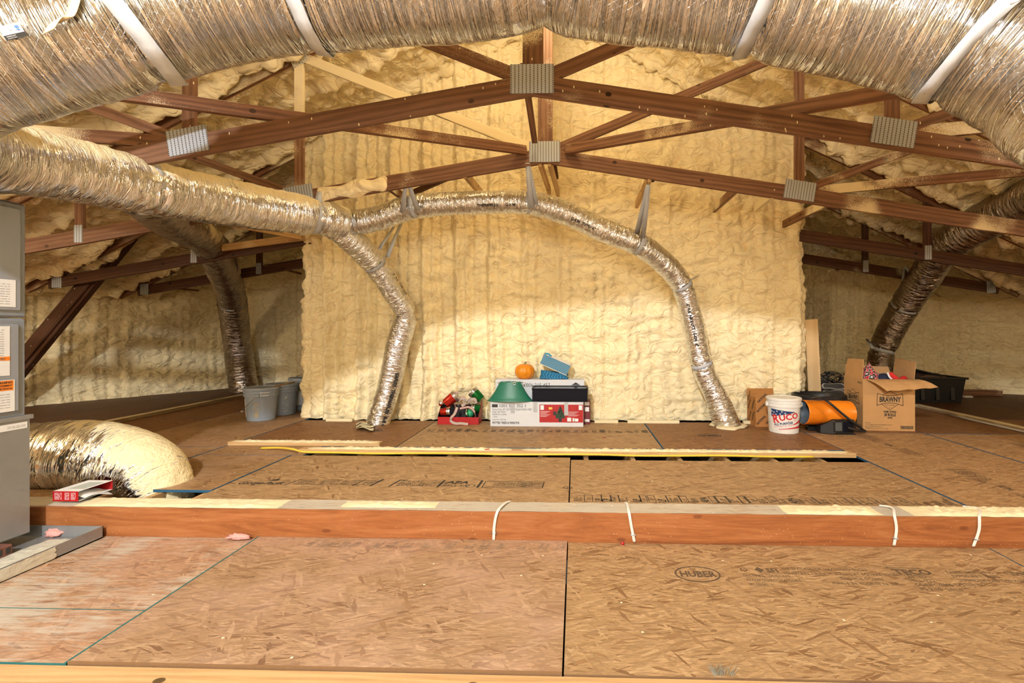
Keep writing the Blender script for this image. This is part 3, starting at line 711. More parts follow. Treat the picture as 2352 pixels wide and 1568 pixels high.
stick('ledger_strip', 'thin brown strip poking from the far-left foam under the farthest chord', U(610, 608, 7.45), U(690, 628, 8.6), .05, .03, M_WOOD, (0, 0, 1), 'board')
stick('ledger_strip', 'thin tan strip along the left foam below the farthest chord end', U(340, 655, 7.6), U(455, 667, 8.3), .05, .03, M_WOOD, (0, 0, 1), 'board')
stick('ledger_strip', 'thin brown strip on the right foam below the farthest chord', U(1905, 622, 7.5), U(1990, 606, 8.4), .05, .03, M_WOOD, (0, 0, 1), 'board')

# ------------------------------------------------------------------ ducts
class Tube:
    """foil duct swept along a path; s metres along it, a angle around it (0 = up)"""
    def __init__(s, pts, rad, n=72, ds=.014, seed=1.0, wr=.010, folds=22, pinch=()):
        P = catmull(pts, 40); L = [0]
        for a, b in zip(P[:-1], P[1:]): L.append(L[-1] + (b - a).length)
        s.L = L[-1]; m = max(8, int(s.L / ds)); S = np.linspace(0, s.L, m + 1)
        s.P = [Vector([float(np.interp(q, L, [p[k] for p in P])) for k in range(3)]) for q in S]
        s.S = S; s.fr = frames(s.P); s.n = n
        rr = rad if isinstance(rad, (list, tuple)) else [rad, rad]
        kx = np.linspace(0, s.L, len(pts)) if len(rr) == len(pts) else np.linspace(0, s.L, len(rr))
        if len(rr) == len(pts): kx = np.array([L[40 * i] for i in range(len(pts))])
        s.knot = [L[40 * i] for i in range(len(pts))]
        r0 = np.interp(S, kx, rr)
        for (q, dep, wd) in pinch: r0 = r0 * (1 - dep * np.exp(-((S - q) / wd) ** 2))
        s.r0 = r0; A = np.arange(n) / n * 2 * math.pi
        SS, AA = np.meshgrid(S, A, indexing='ij'); R0 = r0[:, None]
        cx, cy = np.cos(AA), np.sin(AA)
        crump = np.ones_like(SS)
        for (q, dep, wd) in pinch: crump = crump + 1.2 * np.exp(-((SS - q) / (wd * 2.5)) ** 2)
        disp = np.abs(pn(SS * folds, cx * R0 * 6 + seed, cy * R0 * 6)) * 1.1 + pn(SS * folds * .4, cx * R0 * 9, cy * R0 * 9 + seed) * .5 + np.abs(pn(SS * folds * 2.1 + AA * 3, cx * R0 * 14, cy * R0 * 14 + seed)) * .5
        big = pn(SS * 2.0, cx * .8 + seed, cy * .8) * .05
        s.r = R0 * (1 + big) + disp * wr * crump
    def at(s, q, a, off=0.0):
        f = min(max(q / s.L, 0), 1) * (len(s.S) - 1); i = min(int(f), len(s.S) - 2); t = f - i
        T, N, B = s.fr[i]; T2, N2_, B2 = s.fr[i + 1]; p = s.P[i].lerp(s.P[i + 1], t)
        r_ = float(s.r0[i] * (1 - t) + s.r0[i + 1] * t) + off
        n_ = N.lerp(N2_, t); b_ = B.lerp(B2, t)
        return p + (n_ * math.cos(a) + b_ * math.sin(a)) * r_
    def mesh(s, name, mat, parent, cap=False):
        m, n = len(s.P), s.n; V = []
        for i in range(m):
            T, N, B = s.fr[i]
            for k in range(n):
                a = 2 * math.pi * k / n; V.append(s.P[i] + (N * math.cos(a) + B * math.sin(a)) * float(s.r[i, k]))
        mb = MB(); fs = []; uv = []
        for i in range(m - 1):
            ra, rb = s.r0[i], s.r0[i + 1]
            for k in range(n):
                k2 = (k + 1) % n; fs.append((i * n + k, i * n + k2, (i + 1) * n + k2, (i + 1) * n + k))
                c = 2 * math.pi / n * float(s.r0.mean())
                uv.append([(s.S[i], k * c), (s.S[i], (k + 1) * c), (s.S[i + 1], (k + 1) * c), (s.S[i + 1], k * c)])
        if cap:
            for e, rev in ((0, True), (m - 1, False)):
                r_ = [e * n + k for k in range(n)]; fs.append(r_[::-1] if rev else r_); uv.append([(0, 0)] * n)
        mb.add(V, fs, uv); return mb.build(name, mat, parent, smooth=True)
    def hit(s, px, py, n=90):              # the visible surface point that lies under a pixel of the photograph
        best = None
        for q in np.linspace(0, s.L, 240):
            for a in np.linspace(.05, math.pi - .05, n // 3):
                x, y = proj(s.at(q, a)); d = (x - px) ** 2 + (y - py) ** 2
                if best is None or d < best[0]: best = (d, q, a)
        return best[1], best[2]
    def near(s, p):
        p = Vector(p); k = min(range(len(s.P)), key=lambda i: (s.P[i] - p).length); return float(s.S[k])
    def band(s, name, q, wd, mat, parent, tails=(), off=.006, a0=0, a1=2 * math.pi, skew=0.0):
        rows = []; n = 40
        for e in (-.5, .5):
            rows.append([s.at(q + e * wd + skew * math.cos(a0 + (a1 - a0) * k / n), a0 + (a1 - a0) * k / n, off + .004 * math.sin(k * 2.1)) for k in range(n + 1)])
        mb = MB().sheet(rows)
        for tl in tails:                                     # straight lengths from the duct up to the timber
            a, b, w0 = Vector(tl[0]), Vector(tl[1]), wd
            ax = s.fr[min(int(q / s.L * (len(s.S) - 1)), len(s.S) - 1)][0]
            ax = Vector((ax.x, 0, 0)).normalized() if abs(ax.x) > .3 else Vector((1, 0, 0))
            mid = a.lerp(b, .5) + Vector((0, -.012, 0))
            mb.sheet([[a - ax * w0 / 2, mid - ax * w0 * .42, b - ax * w0 * .32], [a + ax * w0 / 2, mid + ax * w0 * .42, b + ax * w0 * .32]])
        o = mb.build(name, mat, parent, smooth=True)
        md = o.modifiers.new('thickness', 'SOLIDIFY'); md.thickness = .003; md.offset = 0
        return o
def duct(label, group=None): return lambda loc: thing('flexible_duct', label, 'duct', loc, 0, group)

# 1 the big trunk ducts across the top of the picture (left and right of the ridge)
rb = .262
def trunk(px, Ys):                                           # silhouettes measured along the lower edge
    out = []
    for (x, y), Y in zip(px, Ys): c = U(x, y, Y); out.append(c + Vector((0, 0, rb)))
    return out
pl = trunk([(-330, 400), (-140, 318), (60, 252), (240, 205), (400, 160), (540, 128), (700, 108), (1000, 86), (1160, 66), (1268, 28)], [2.0, 2.06, 2.16, 2.24, 2.32, 2.38, 2.42, 2.45, 2.45, 2.45])
pl = [Vector((-3.53, 2.30, 1.80)), Vector((-3.40, 2.24, 1.98))] + pl[1:]
TL = Tube(pl, rb, 96, .012, 1.0, .016, 13, pinch=[])
def sx(T, px): return T.near(U(px, 60, 2.4))
pin = [(TL.near(pl[5]) - .19, .09, .06), (TL.near(pl[7]), .08, .05), (TL.L - .02, .12, .06)]
TL = Tube(pl, rb, 96, .012, 1.0, .0075, 11, pinch=pin)
t = duct('large silver foil trunk duct crossing the top left, with a size sticker')(pl[5]); TL.mesh('foil_sleeve', M_FOIL_BIG, t)
TL.band('strap', pin[0][0], .075, M_STRAP_W, t, skew=-.06, off=.024); TL.band('strap', pin[1][0], .075, M_STRAP_W, t, skew=-.04, off=.02)
# loose strap tail near the left strap
tail = [TL.at(*TL.hit(px, py), off) for px, py, off in ((188, -40, .02), (182, 5, .02), (165, 38, .03), (150, 58, .045), (128, 80, .05))]
tail = catmull(tail, 8); ax = TL.fr[len(TL.fr) // 4][0]
mb = MB().sheet([[p - ax * .032 for p in tail], [p + ax * .032 for p in tail]]); ob = mb.build('strap_tail', M_BFOAM, t, smooth=True); md = ob.modifiers.new('thickness', 'SOLIDIFY'); md.thickness = .003
# sticker
q1, aS = TL.hit(40, 82)
def onTL(x, y, off=.022): return TL.at(q1 + x * .62, aS - y * .62 / rb, off)
S = Print(lambda x, y: onTL(x, y, .020)); S.rect(-.066, -.037, .066, .037, 0, 8); S.rect(-.066, -.037, .066, -.012, 1, 8)
lab = S.build('size_sticker', [plain('sticker_white', (.82, .85, .90), .35), plain('sticker_black', (.02, .02, .022), .35)], t)
S = Print(lambda x, y: onTL(x, y, .0225)); S.text('10', .052, -.006, .032, rot=R(90), bold=.001, mi=0); S.ellipse(-.050, .012, .009, .009, .0015, 1); S.text('UL', -.054, .009, .008, mi=1)
S.text('LISTED', -.036, .012, .007, mi=1); S.rect(-.01, .008, .004, .022, 2); S.rect(-.045, -.005, .02, -.003, 2)
S.text('FLEXIBLE DUCT', -.05, -.024, .0085, mi=3); S.text('R-8 AIR DUCT CLASS 1', -.05, -.033, .006, mi=3)
S.build('sticker_print', [plain('sticker_blue', (.0, .16, .80), .4), plain('sticker_grey', (.25, .26, .30), .5), plain('sticker_pale_grey', (.62, .65, .72), .5), plain('sticker_pale', (.8, .8, .85), .5)], lab)

pr = trunk([(1268, 28), (1310, 58), (1420, 86), (1560, 100), (1705, 112), (1850, 142), (2000, 170), (2140, 205), (2260, 246), (2400, 320), (2560, 430)], [2.45, 2.45, 2.45, 2.45, 2.42, 2.40, 2.36, 2.30, 2.24, 2.14, 2.0])
pr += [pr[-1] + Vector((.6, -.12, -.22)), pr[-1] + Vector((1.3, -.2, -.42)), pr[-1] + Vector((2.0, -.2, -.62))]
TR = Tube(pr, rb, 96, .012, 5.0, .016, 13)
pin = [(.03, .12, .06), (TR.near(pr[4]) + .12, .09, .05), (TR.near(pr[7]) + .2, .10, .06)]
TR = Tube(pr, rb, 96, .012, 5.0, .0075, 11, pinch=pin)
t = duct('large silver foil trunk duct crossing the top right, curving down at the frame edge')(pr[4]); TR.mesh('foil_sleeve', M_FOIL_BIG, t, cap=True)
TR.band('strap', pin[1][0], .075, M_STRAP, t, skew=.05, off=.02); TR.band('strap', pin[2][0], .085, M_STRAP_W, t, skew=.08, off=.024)
TR.band('strap', .06, .075, M_STRAP_W, t, a0=2.2, a1=4.1)
q2 = pin[2][0]; lp = [TR.at(q2 + .02, .4, .03), TR.at(q2 + .12, .75, .07), TR.at(q2 + .13, 1.15, .09), TR.at(q2 + .03, 1.6, .03)]
lp = catmull(lp, 8); mb = MB().sheet([[p - Vector((.012, 0, 0)) for p in lp], [p + Vector((.012, 0, .0)) for p in lp]]); ob = mb.build('strap_loop', M_STRAP_W, t, smooth=True); md = ob.modifiers.new('thickness', 'SOLIDIFY'); md.thickness = .003

# 2 thick branch from the left edge to the junction box
pm = [U(-260, 300, 2.05), U(-60, 345, 2.55), U(120, 382, 2.95), U(330, 428, 3.45), U(530, 467, 4.1), U(690, 492, 4.62), U(790, 512, 4.95)]
TMid = Tube(pm, [.20, .20, .195, .19, .19, .185, .15], 80, .012, 9.0, .010, 16, pinch=[])
sA, sB = TMid.knot[3], TMid.near(U(728, 498, 4.7))
TMid = Tube(pm, [.20, .20, .195, .19, .19, .185, .15], 80, .012, 9.0, .010, 16, pinch=[(sA, .10, .05), (sB, .16, .05)])
t = duct('thick foil branch duct dusted with foam, entering at the left edge')(pm[3]); TMid.mesh('foil_sleeve', M_FOIL_MID, t)
TMid.band('strap', sA, .07, M_STRAP, t, tails=[(U(322, 385, 3.35), U(312, 378, 3.38))])
TMid.band('strap', sB, .07, M_STRAP, t, tails=[(U(733, 470, 4.7), U(733, 440, 4.70)), (U(750, 468, 4.75), U(735, 440, 4.72))])
# 3 arch duct and its right hand drop
pa = [U(740, 505, 4.8), U(800, 512, 4.98), U(870, 500, 5.0), U(950, 475, 5.0), U(1080, 466, 5.0), U(1215, 466, 5.0), U(1300, 490, 5.05), U(1390, 530, 5.1), U(1465, 560, 5.2), U(1520, 600, 5.42), U(1566, 655, 5.62), U(1590, 740, 5.74), U(1612, 838, 5.80), U(1645, 910, 5.80), U(1672, 982, 5.74)]
ra = [.13, .12, .12, .115, .112, .112, .112, .115, .118, .12, .115, .12, .12, .125, .15]
TA = Tube(pa, ra, 56, .010, 13.0, .008, 24)
ks = [TA.knot[i] for i in (3, 5, 8, 10, 12)]
TA = Tube(pa, ra, 56, .010, 13.0, .008, 24, pinch=[(k, .13, .035) for k in ks] + [(TA.knot[1] + .06, .15, .05)])
t = duct('thin foil duct arching across the foamed wall, dropping right of the boxes')(pa[5]); TA.mesh('foil_sleeve', M_FOIL_SM, t)
by = TRUSS_Y[1] - .02
TA.band('strap', ks[0], .055, M_STRAP, t, tails=[(U(925, 488, 4.88), U(934, 412, by)), (U(960, 484, 4.88), U(936, 412, by))])
TA.band('strap', ks[1], .055, M_STRAP, t, tails=[(U(1220, 478, 4.88), U(1211, 374, by)), (U(1232, 475, 4.9), U(1213, 374, by))])
TA.band('strap', ks[2], .055, M_STRAP, t, tails=[(U(1462, 540, 5.1), U(1488, 424, by + .02)), (U(1476, 548, 5.1), U(1490, 424, by + .02))])
TA.band('strap', ks[3], .055, M_STRAP, t, tails=[(U(1572, 650, 5.6), U(1602, 634, 6.02))]); TA.band('strap', ks[4], .05, M_STRAP, t)
def onT(T, q, a): return lambda x, y: T.at(q + x, a - y / float(T.r0.mean()), .012)
S = Print(onT(TA, TA.near(U(1100, 466, 5.0)), 2.05)); S.text('THERMAFLEX', 0, 0, .035, bold=.001); S.text('G-KM', .28, 0, .04, bold=.001); S.ellipse(.5, .012, .018, .018, .003)
S.build('duct_print', M_INK, t)['kind'] = 'stuff'
S = Print(onT(TA, TA.near(U(1345, 510, 5.05)), 2.05)); S.text('G-KM  TYPE  6"', -.15, 0, .04, bold=.001); S.ellipse(.42, .012, .02, .02, .003)
S.build('duct_print', M_INK, t)['kind'] = 'stuff'
S = Print(onT(TA, TA.near(U(1575, 690, 5.7)), 2.3)); S.text('6"  R-8  AIR DUCT   G-KM   6"', 0, 0, .04, bold=.002); S.build('duct_print', M_INK, t)['kind'] = 'stuff'
MB().lathe([(.11, -.02), (.17, 0), (.20, .005), (.19, .02), (.14, .03)], 20, Mloc(G(1672, 980)), jit=lambda a, z: 1 + .18 * math.sin(3 * a + 1) + .08 * math.sin(7 * a)).build('foam_collar', M_BFOAM, t, smooth=True)
# 4 left drop from the junction to the floor
pd = [U(765, 520, 4.95), U(800, 545, 5.05), U(860, 605, 5.4), U(905, 672, 5.65), U(932, 722, 5.78), U(915, 790, 5.82), U(895, 880, 5.84), U(866, 980, 5.78)]
TD = Tube(pd, [.12, .125, .125, .122, .12, .135, .13, .125], 56, .010, 17.0, .008, 24)
kd = [TD.knot[2], TD.knot[4]]
TD = Tube(pd, [.12, .125, .125, .122, .12, .135, .13, .125], 56, .010, 17.0, .008, 24, pinch=[(kd[0], .10, .03), (kd[1], .22, .05)])
t = duct('thin foil duct bending down left of the red ornament tray to the floor')(pd[-1]); TD.mesh('foil_sleeve', M_FOIL_V, t)
TD.band('strap', kd[0], .05, M_STRAP, t, tails=[(U(848, 610, 5.3), U(905, 520, 5.6)), (U(890, 590, 5.55), U(925, 505, 5.9))])
S = Print(onT(TD, TD.near(U(885, 635, 5.5)), 1.2)); S.text('6"  R-6   TYPE G-KM', 0, 0, .035, bold=.001); S.build('duct_print', M_INK, t)['kind'] = 'stuff'
S = Print(onT(TD, TD.near(U(905, 850, 5.84)), 1.9)); S.text('KAFLEX  THERMAFLEX  R-8 6"', 0, 0, .05, bold=.003); S.build('duct_print', M_INK, t)['kind'] = 'stuff'
rag = []
for j in range(7): rag.append([G(818 + 8 * i, 972 - 4 * math.sin(i) + j * 2.2, .01 + .03 * abs(math.sin(i * 1.3 + j))) for i in range(6)])
MB().sheet(rag).build('torn_foam', M_BFOAM, t, smooth=True)
# 5 dim duct on the left, behind the trusses, and one on the right
pk = [U(322, 432, 3.55), U(400, 508, 4.95), U(470, 548, 5.95), U(510, 615, 7.0), U(533, 690, 8.0), U(545, 790, 8.7), U(562, 905, 8.8)]
TK = Tube(pk, [.19, .19, .19, .205, .205, .215, .225], 56, .013, 21.0, .009, 22)
kk = TK.knot[4]; TK = Tube(pk, [.19, .19, .19, .205, .205, .215, .225], 56, .013, 21.0, .009, 22, pinch=[(kk, .08, .04)])
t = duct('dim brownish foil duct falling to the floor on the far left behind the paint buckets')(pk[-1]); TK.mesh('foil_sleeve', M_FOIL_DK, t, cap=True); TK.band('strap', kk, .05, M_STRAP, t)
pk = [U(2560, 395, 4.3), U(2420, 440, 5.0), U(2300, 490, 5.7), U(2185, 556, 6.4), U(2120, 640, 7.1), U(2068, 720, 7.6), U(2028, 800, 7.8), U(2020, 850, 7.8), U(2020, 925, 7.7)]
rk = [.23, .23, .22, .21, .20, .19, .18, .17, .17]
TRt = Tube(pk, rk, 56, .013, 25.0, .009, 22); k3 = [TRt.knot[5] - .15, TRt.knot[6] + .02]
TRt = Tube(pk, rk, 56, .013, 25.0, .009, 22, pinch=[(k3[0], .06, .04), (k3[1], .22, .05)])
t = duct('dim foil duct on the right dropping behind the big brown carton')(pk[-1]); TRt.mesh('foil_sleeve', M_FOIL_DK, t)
TRt.band('strap', k3[0], .05, M_STRAP, t, tails=[(U(2065, 690, 7.4), U(2078, 612, 7.48)), (U(2095, 640, 7.45), U(2080, 612, 7.48))]); TRt.band('strap', k3[1], .06, M_STRAP, t, tails=[(U(2005, 800, 7.7), U(1990, 778, 7.9))])
# 6 short fat return duct beside the furnace
pb = [U(-60, 1065, 3.56), U(60, 1058, 3.56), U(160, 1052, 3.56), U(260, 1060, 3.56), U(335, 1085, 3.55), U(368, 1140, 3.53), U(372, 1190, 3.52)]
TB = Tube(pb, [.265, .268, .268, .262, .245, .21, .17], 96, .011, 29.0, .009, 12)
t = duct('short fat foil return duct beside the furnace, its right end coated in cream foam')(pb[4]); TB.mesh('foil_sleeve', M_FOIL_BULB, t)
# ------------------------------------------------------------------ lumber and cables on the floor
def slab(name, label, lo, hi, mat, cat='lumber', bev=.004, group=None, top=None):
    lo, hi = Vector(lo), Vector(hi); c = Vector(((lo.x + hi.x) / 2, (lo.y + hi.y) / 2, lo.z))
    t = thing(name, label, cat, c, 0, group); m = MB(); d = hi - lo
    M = Matrix.Identity(4)
    if d.y > d.x: m.bar((c.x, lo.y, (lo.z + hi.z) / 2), (c.x, hi.y, (lo.z + hi.z) / 2), d.x, d.z, (0, 0, 1), bev=bev)
    else: m.bar((lo.x, c.y, (lo.z + hi.z) / 2), (hi.x, c.y, (lo.z + hi.z) / 2), d.y, d.z, (0, 0, 1), bev=bev)
    m.build('timber', mat, t)
    if top:
        k = MB(); 
        for (a, b_) in top: crust(k, a, b_, lo.y + .003, hi.y - .003, hi.z - .001, a, .014) if d.x > d.y else crust(k, lo.x + .003, hi.x - .003, a, b_, hi.z - .002, a, .007)
        q = k.build('foam_crust', M_BFOAM, t, smooth=True); q['kind'] = 'stuff'
    return t
l2 = slab('floor_lumber', 'long cream-crusted stud lying along the open floor gap, yellow cable at its foot', (G(675, 1046).x, 4.37, .0), (G(1955, 1046).x, 4.462, .040), M_PINE, top=[(G(690, 1046).x, G(1180, 1046).x), (G(1190, 1046).x, G(1950, 1046).x)], group='studs lying on the floor')
slab('floor_lumber', 'short cream-topped stud lying left behind the long one', (G(508, 1028).x, 4.645, .0), (G(868, 1028).x, 4.735, .036), M_PINE, top=[(G(512, 1028).x, G(865, 1028).x)], group='studs lying on the floor')
slab('floor_lumber', 'stud lying front to back on the dark floor at far left', (xL3 - .05, 4.9, 0), (xL3 + .04, 8.5, .045), wood_mat('grey_stud', (.30, .21, .11), (.46, .35, .20), spray=.2, spray_up=.2), group='studs lying on the floor')
slab('floor_lumber', 'stud lying front to back at far right beside white conduit', (G(2352, 990).x - .04, 4.6, 0), (G(2352, 990).x + .05, 7.3, .04), wood_mat('grey_stud_b', (.40, .28, .16), (.56, .43, .27), spray=.24, spray_up=.2), group='studs lying on the floor')
slab('floor_lumber', 'brown plank lying on the floor behind the black tote', (5.3, 8.55, 0), (7.1, 8.7, .09), M_WOOD, group='studs lying on the floor')
def cable(name, label, pts, r, mat, cat='cable', n=8, group=None, sm=8, flat=None):
    base = Vector(min(pts, key=lambda p: p[2])); m = MB().tube([Vector(p) - base for p in pts], r, n, smooth_n=sm)
    o = m.build(name, mat, smooth=True); o.location = base; return tag(o, label, cat, group)
M_YEL = plain('yellow_cable', (.80, .58, .06), .45); M_WHC = plain('white_cable', (.82, .78, .72), .45)
cable('wire', 'yellow electrical cable running along the foot of the long floor stud', [G(600, 1029, .012), G(640, 1028, .03), G(672, 1031, .05), (G(690, 1047).x, 4.355, .02)] + [(G(x, 1047).x, 4.355 - .004 * math.sin(x), .014 + .004 * math.sin(x * .02)) for x in range(760, 1960, 100)], .009, M_YEL)
for lb, pts in (('white cable draped over the step beam near its middle', [(1172, 1155), (1158, 1160), (1143, 1173), (1136, 1198), (1134, 1244)]),
                ('white cable stapled down the beam right of the picture centre', [(1436, 1157), (1441, 1166), (1445, 1182), (1450, 1214), (1457, 1250)]),
                ('white cable looping over the beam, left one of the right-hand pair', [(2008, 1160), (2036, 1168), (2055, 1184), (2058, 1214), (2053, 1253)]),
                ('white cable looping over the beam, rightmost of the four', [(2192, 1160), (2226, 1168), (2250, 1186), (2247, 1214), (2235, 1254)])):
    P = [Vector((G(pts[0][0], pts[0][1]).x, yb1 - .01, .020)), Vector((G(pts[1][0], 1168).x, yb1 - .07, .026)), Vector((U(*pts[2], yb0 - .006).x, yb0 - .004, .016)),
         Vector((U(*pts[3], yb0 - .008).x, yb0 - .012, -.06)), Vector((U(*pts[4], yb0 - .008).x, yb0 - .010, ZL + .012))]
    base = P[-1].copy(); t = thing('wire', lb, 'cable', base, 0, 'white cables over the step beam')
    m = MB()
    for off in (-.004, .004): m.tube([p + Vector((off, 0, 0)) for p in P], .0045, 8, smooth_n=8)
    m.build('sheath', M_WHC, t, smooth=True)
    q = P[3].lerp(P[4], .55); MB().box((q.x - .014, q.y - .009, q.z - .002), (q.x + .014, q.y + .006, q.z + .002)).build('staple', M_PLATE, t)

# ------------------------------------------------------------------ furnace corner
M_CAB = plain('furnace_grey', (.25, .285, .335), .42, metal=.15, bump=.03); M_CAB2 = plain('furnace_grey_panel', (.30, .335, .39), .42, metal=.15); M_SHEET = plain('galvanised_sheet', (.33, .345, .36), .4, metal=.5, var=.12, bscale=14, bump=.05)
M_LABEL = plain('label_white', (.80, .83, .86), .45); M_LINE = plain('label_grey_print', (.35, .37, .40), .6); M_ORANGE = plain('label_orange', (.90, .26, .02), .5)
ux, uy0, uy1 = -3.22, 1.85, 2.86
dp = thing('drain_pan', 'shallow galvanised drain pan dusted with foam under the furnace', 'pan', (-3.6, 2.4, ZL + .002))
pz = ZL + .002; px0, px1, py0, py1 = -4.45, -2.87, 1.6, 2.955
MB().box((px0, py0, pz), (px1, py1, pz + .006)).build('pan_floor', M_SHEET, dp)
for a, b_ in (((px0, py1 - .004, pz), (px1, py1, pz + .07)), ((px0, py0, pz), (px1, py0 + .004, pz + .07)), ((px1 - .004, py0, pz), (px1, py1, pz + .07)), ((px0, py0, pz), (px0 + .004, py1, pz + .07))):
    MB().box(a, b_).build('rim', M_SHEET, dp)
k = MB(); rows = []
for j in range(9): rows.append([Vector((px1 + .0015 + .004 * abs(float(pn(i * .3, j * .5))), 2.2 + i * .0165 + .02 * float(pn(j * .7, 3.3)), pz + .004 + j * .0078)) for i in range(30)])
k.sheet(rows).build('foam_dust', M_DUSTY, dp, smooth=True)
k = MB(); crust(k, px1 - .30, px1 - .01, 2.2, 2.93, pz + .005, 8, .01); q = k.build('foam_dust', M_DUSTY, dp, smooth=True)
bm_ = MB(); M_BRICK = plain('brick_red', (.17, .07, .05), .85, bump=.4, bscale=50, var=.2)
for (bx_, by_, lb) in ((-3.205, 2.60, 'dark red cored brick under the near corner of the furnace'),):
    t = thing('brick', lb, 'brick', (bx_, by_, pz + .006)); MB().box((-.05, -.11, 0), (.05, .11, .058), bev=.004).build('brick_body', M_BRICK, t, world=False)
    for i in range(5): MB().box((.0495, -.085 + i * .04, .012), (.0515, -.062 + i * .04, .045)).build('core_hole', M_INK, t, world=False)
fz = pz + .066
fu = thing('furnace', 'tall grey furnace cabinet with warning labels at the left edge', 'furnace', (ux - .3, 2.35, fz))
MB().box((ux - .62, uy0, fz), (ux, uy1, .59), bev=.006).build('plenum', M_SHEET, fu)
MB().box((ux - .60, uy0 + .02, .59), (ux - .012, uy1 - .012, 1.165), bev=.012).build('lower_cabinet', M_CAB, fu)
MB().box((ux - .60, uy0 + .02, 1.170), (ux - .012, uy1 - .010, 1.835), bev=.012).build('upper_cabinet', M_CAB, fu)
MB().box((ux - .012, uy0 + .1, .63), (ux - .001, uy1 - .06, 1.13), bev=.008).build('door', M_CAB2, fu)
MB().box((ux - .012, uy0 + .1, 1.21), (ux - .001, uy1 - .05, 1.80), bev=.008).build('door', M_CAB2, fu)
MB().box((ux - .02, uy0, .575), (ux + .006, uy1 + .012, .60), bev=.002).build('flange', M_SHEET, fu)
face = lambda off: (lambda x, y: Vector((ux + off, x, y)))
def lab(y0, z0, y1, z1, mat=M_LABEL, off=.001): return Print(face(off)).rect(y0, z0, y1, z1).build('label', mat, fu)
ye = uy1 - .08
L1_ = lab(ye - .55, 1.19 + .04, ye + .0, 1.385); L2_ = lab(ye - .5, .84, ye - .03, 1.12); L3_ = lab(ye - .5, .635, ye - .005, .815)
def fine(prn, x0, x1, zt, rows, dz=.012, t=.003, seed=0):
    rr = random.Random(seed)
    for i in range(rows):
        x = x0
        while x < x1:
            w_ = rr.uniform(.01, .045); prn.rect(x, zt - i * dz - t, min(x + w_, x1), zt - i * dz); x += w_ + .006
    return prn
q = fine(Print(face(.0018)), ye - .5, ye - .03, 1.36, 9, .014).build('fine_print', M_LINE, L1_); q['kind'] = 'stuff'
q = fine(Print(face(.0018)), ye - .45, ye - .06, 1.10, 14, .013, seed=3).build('fine_print', M_LINE, L2_); q['kind'] = 'stuff'
p_ = Print(face(.0016)); p_.rect(ye - .5, .925, ye - .03, .948).build('orange_band', M_ORANGE, L2_)
p_ = Print(face(.0016)); p_.rect(ye - .5, .755, ye - .012, .812).build('orange_band', M_ORANGE, L3_)
p_ = Print(face(.0022)); p_.text('WARNING', ye - .018, .795, .017, 1.2, 'RIGHT', bold=.0006); p_.text('AVERTISSEMENT', ye - .018, .778, .015, 1.0, 'RIGHT', bold=.0004); p_.text('ADVERTENCIA', ye - .018, .761, .015, 1.0, 'RIGHT', bold=.0004); p_.text('AVERTISSEMENT', ye - .05, .932, .012, 1.0, 'RIGHT')
q = p_.build('warning_text', M_INK, L3_); q['kind'] = 'stuff'
q = fine(Print(face(.0018)), ye - .45, ye - .03, .735, 6, .015, seed=5).build('fine_print', M_LINE, L3_); q['kind'] = 'stuff'
L4_ = lab(uy1 - .5, .525, uy1 - .02, .562, off=.002)
p_ = Print(face(.0028)); p_.text('3510-25133', uy1 - .03, .535, .02, 1.0, 'RIGHT'); p_.build('serial_text', M_LINE, L4_)

# red carton on the beam
rbx = thing('carton', 'small red and white open carton lying on the step beam', 'box', U(150, 1157, 3.10)); rbx.location = (-3.27, 3.03, .028)
M_RED = plain('carton_red', (.42, .010, .014), .4); M_WHITE = plain('carton_white', (.78, .80, .82), .5); M_PAPER = plain('paper_white', (.85, .87, .90), .6)
B = lambda a, b_, nm, mt, par, **kw: MB().box(a, b_, **kw).build(nm, mt, par, world=False)
B((0, 0, 0), (.165, .002, .062), 'front_panel', M_RED, rbx); B((0, .232, 0), (.165, .234, .062), 'back_panel', M_RED, rbx)
B((0, .002, .060), (.165, .232, .062), 'top_panel', M_WHITE, rbx); B((0, .002, 0), (.165, .232, .002), 'bottom_panel', M_WHITE, rbx); B((0, .002, .002), (.002, .232, .060), 'end_panel', M_WHITE, rbx)
p_ = Print(lambda x, y: Vector((x, y, .0626))); p_.rect(.05, .05, .15, .19); p_.build('picture', plain('carton_picture', (.42, .47, .46), .5), rbx, world=False)
p_ = Print(lambda x, y: Vector((x, -.0006, y)))
for (a, b_) in ((.012, .06), (.078, .108), (.118, .15)): fine(p_, a, b_, .052, 6, .0075, .0025, seed=int(a * 1000))
q = p_.build('fine_print', M_LABEL, rbx, world=False); q['kind'] = 'stuff'
m = MB(); rows = [[Vector((.02 + .17 * a, .02 + .19 * b_, .008 + .02 * math.sin(3 * b_ + 1) * (a + .2) + (.018 * math.sin(4 * a)))) for b_ in np.linspace(0, 1, 10)] for a in np.linspace(0, 1, 10)]
m.sheet(rows).build('folded_leaflet', M_PAPER, rbx, world=False, smooth=True)
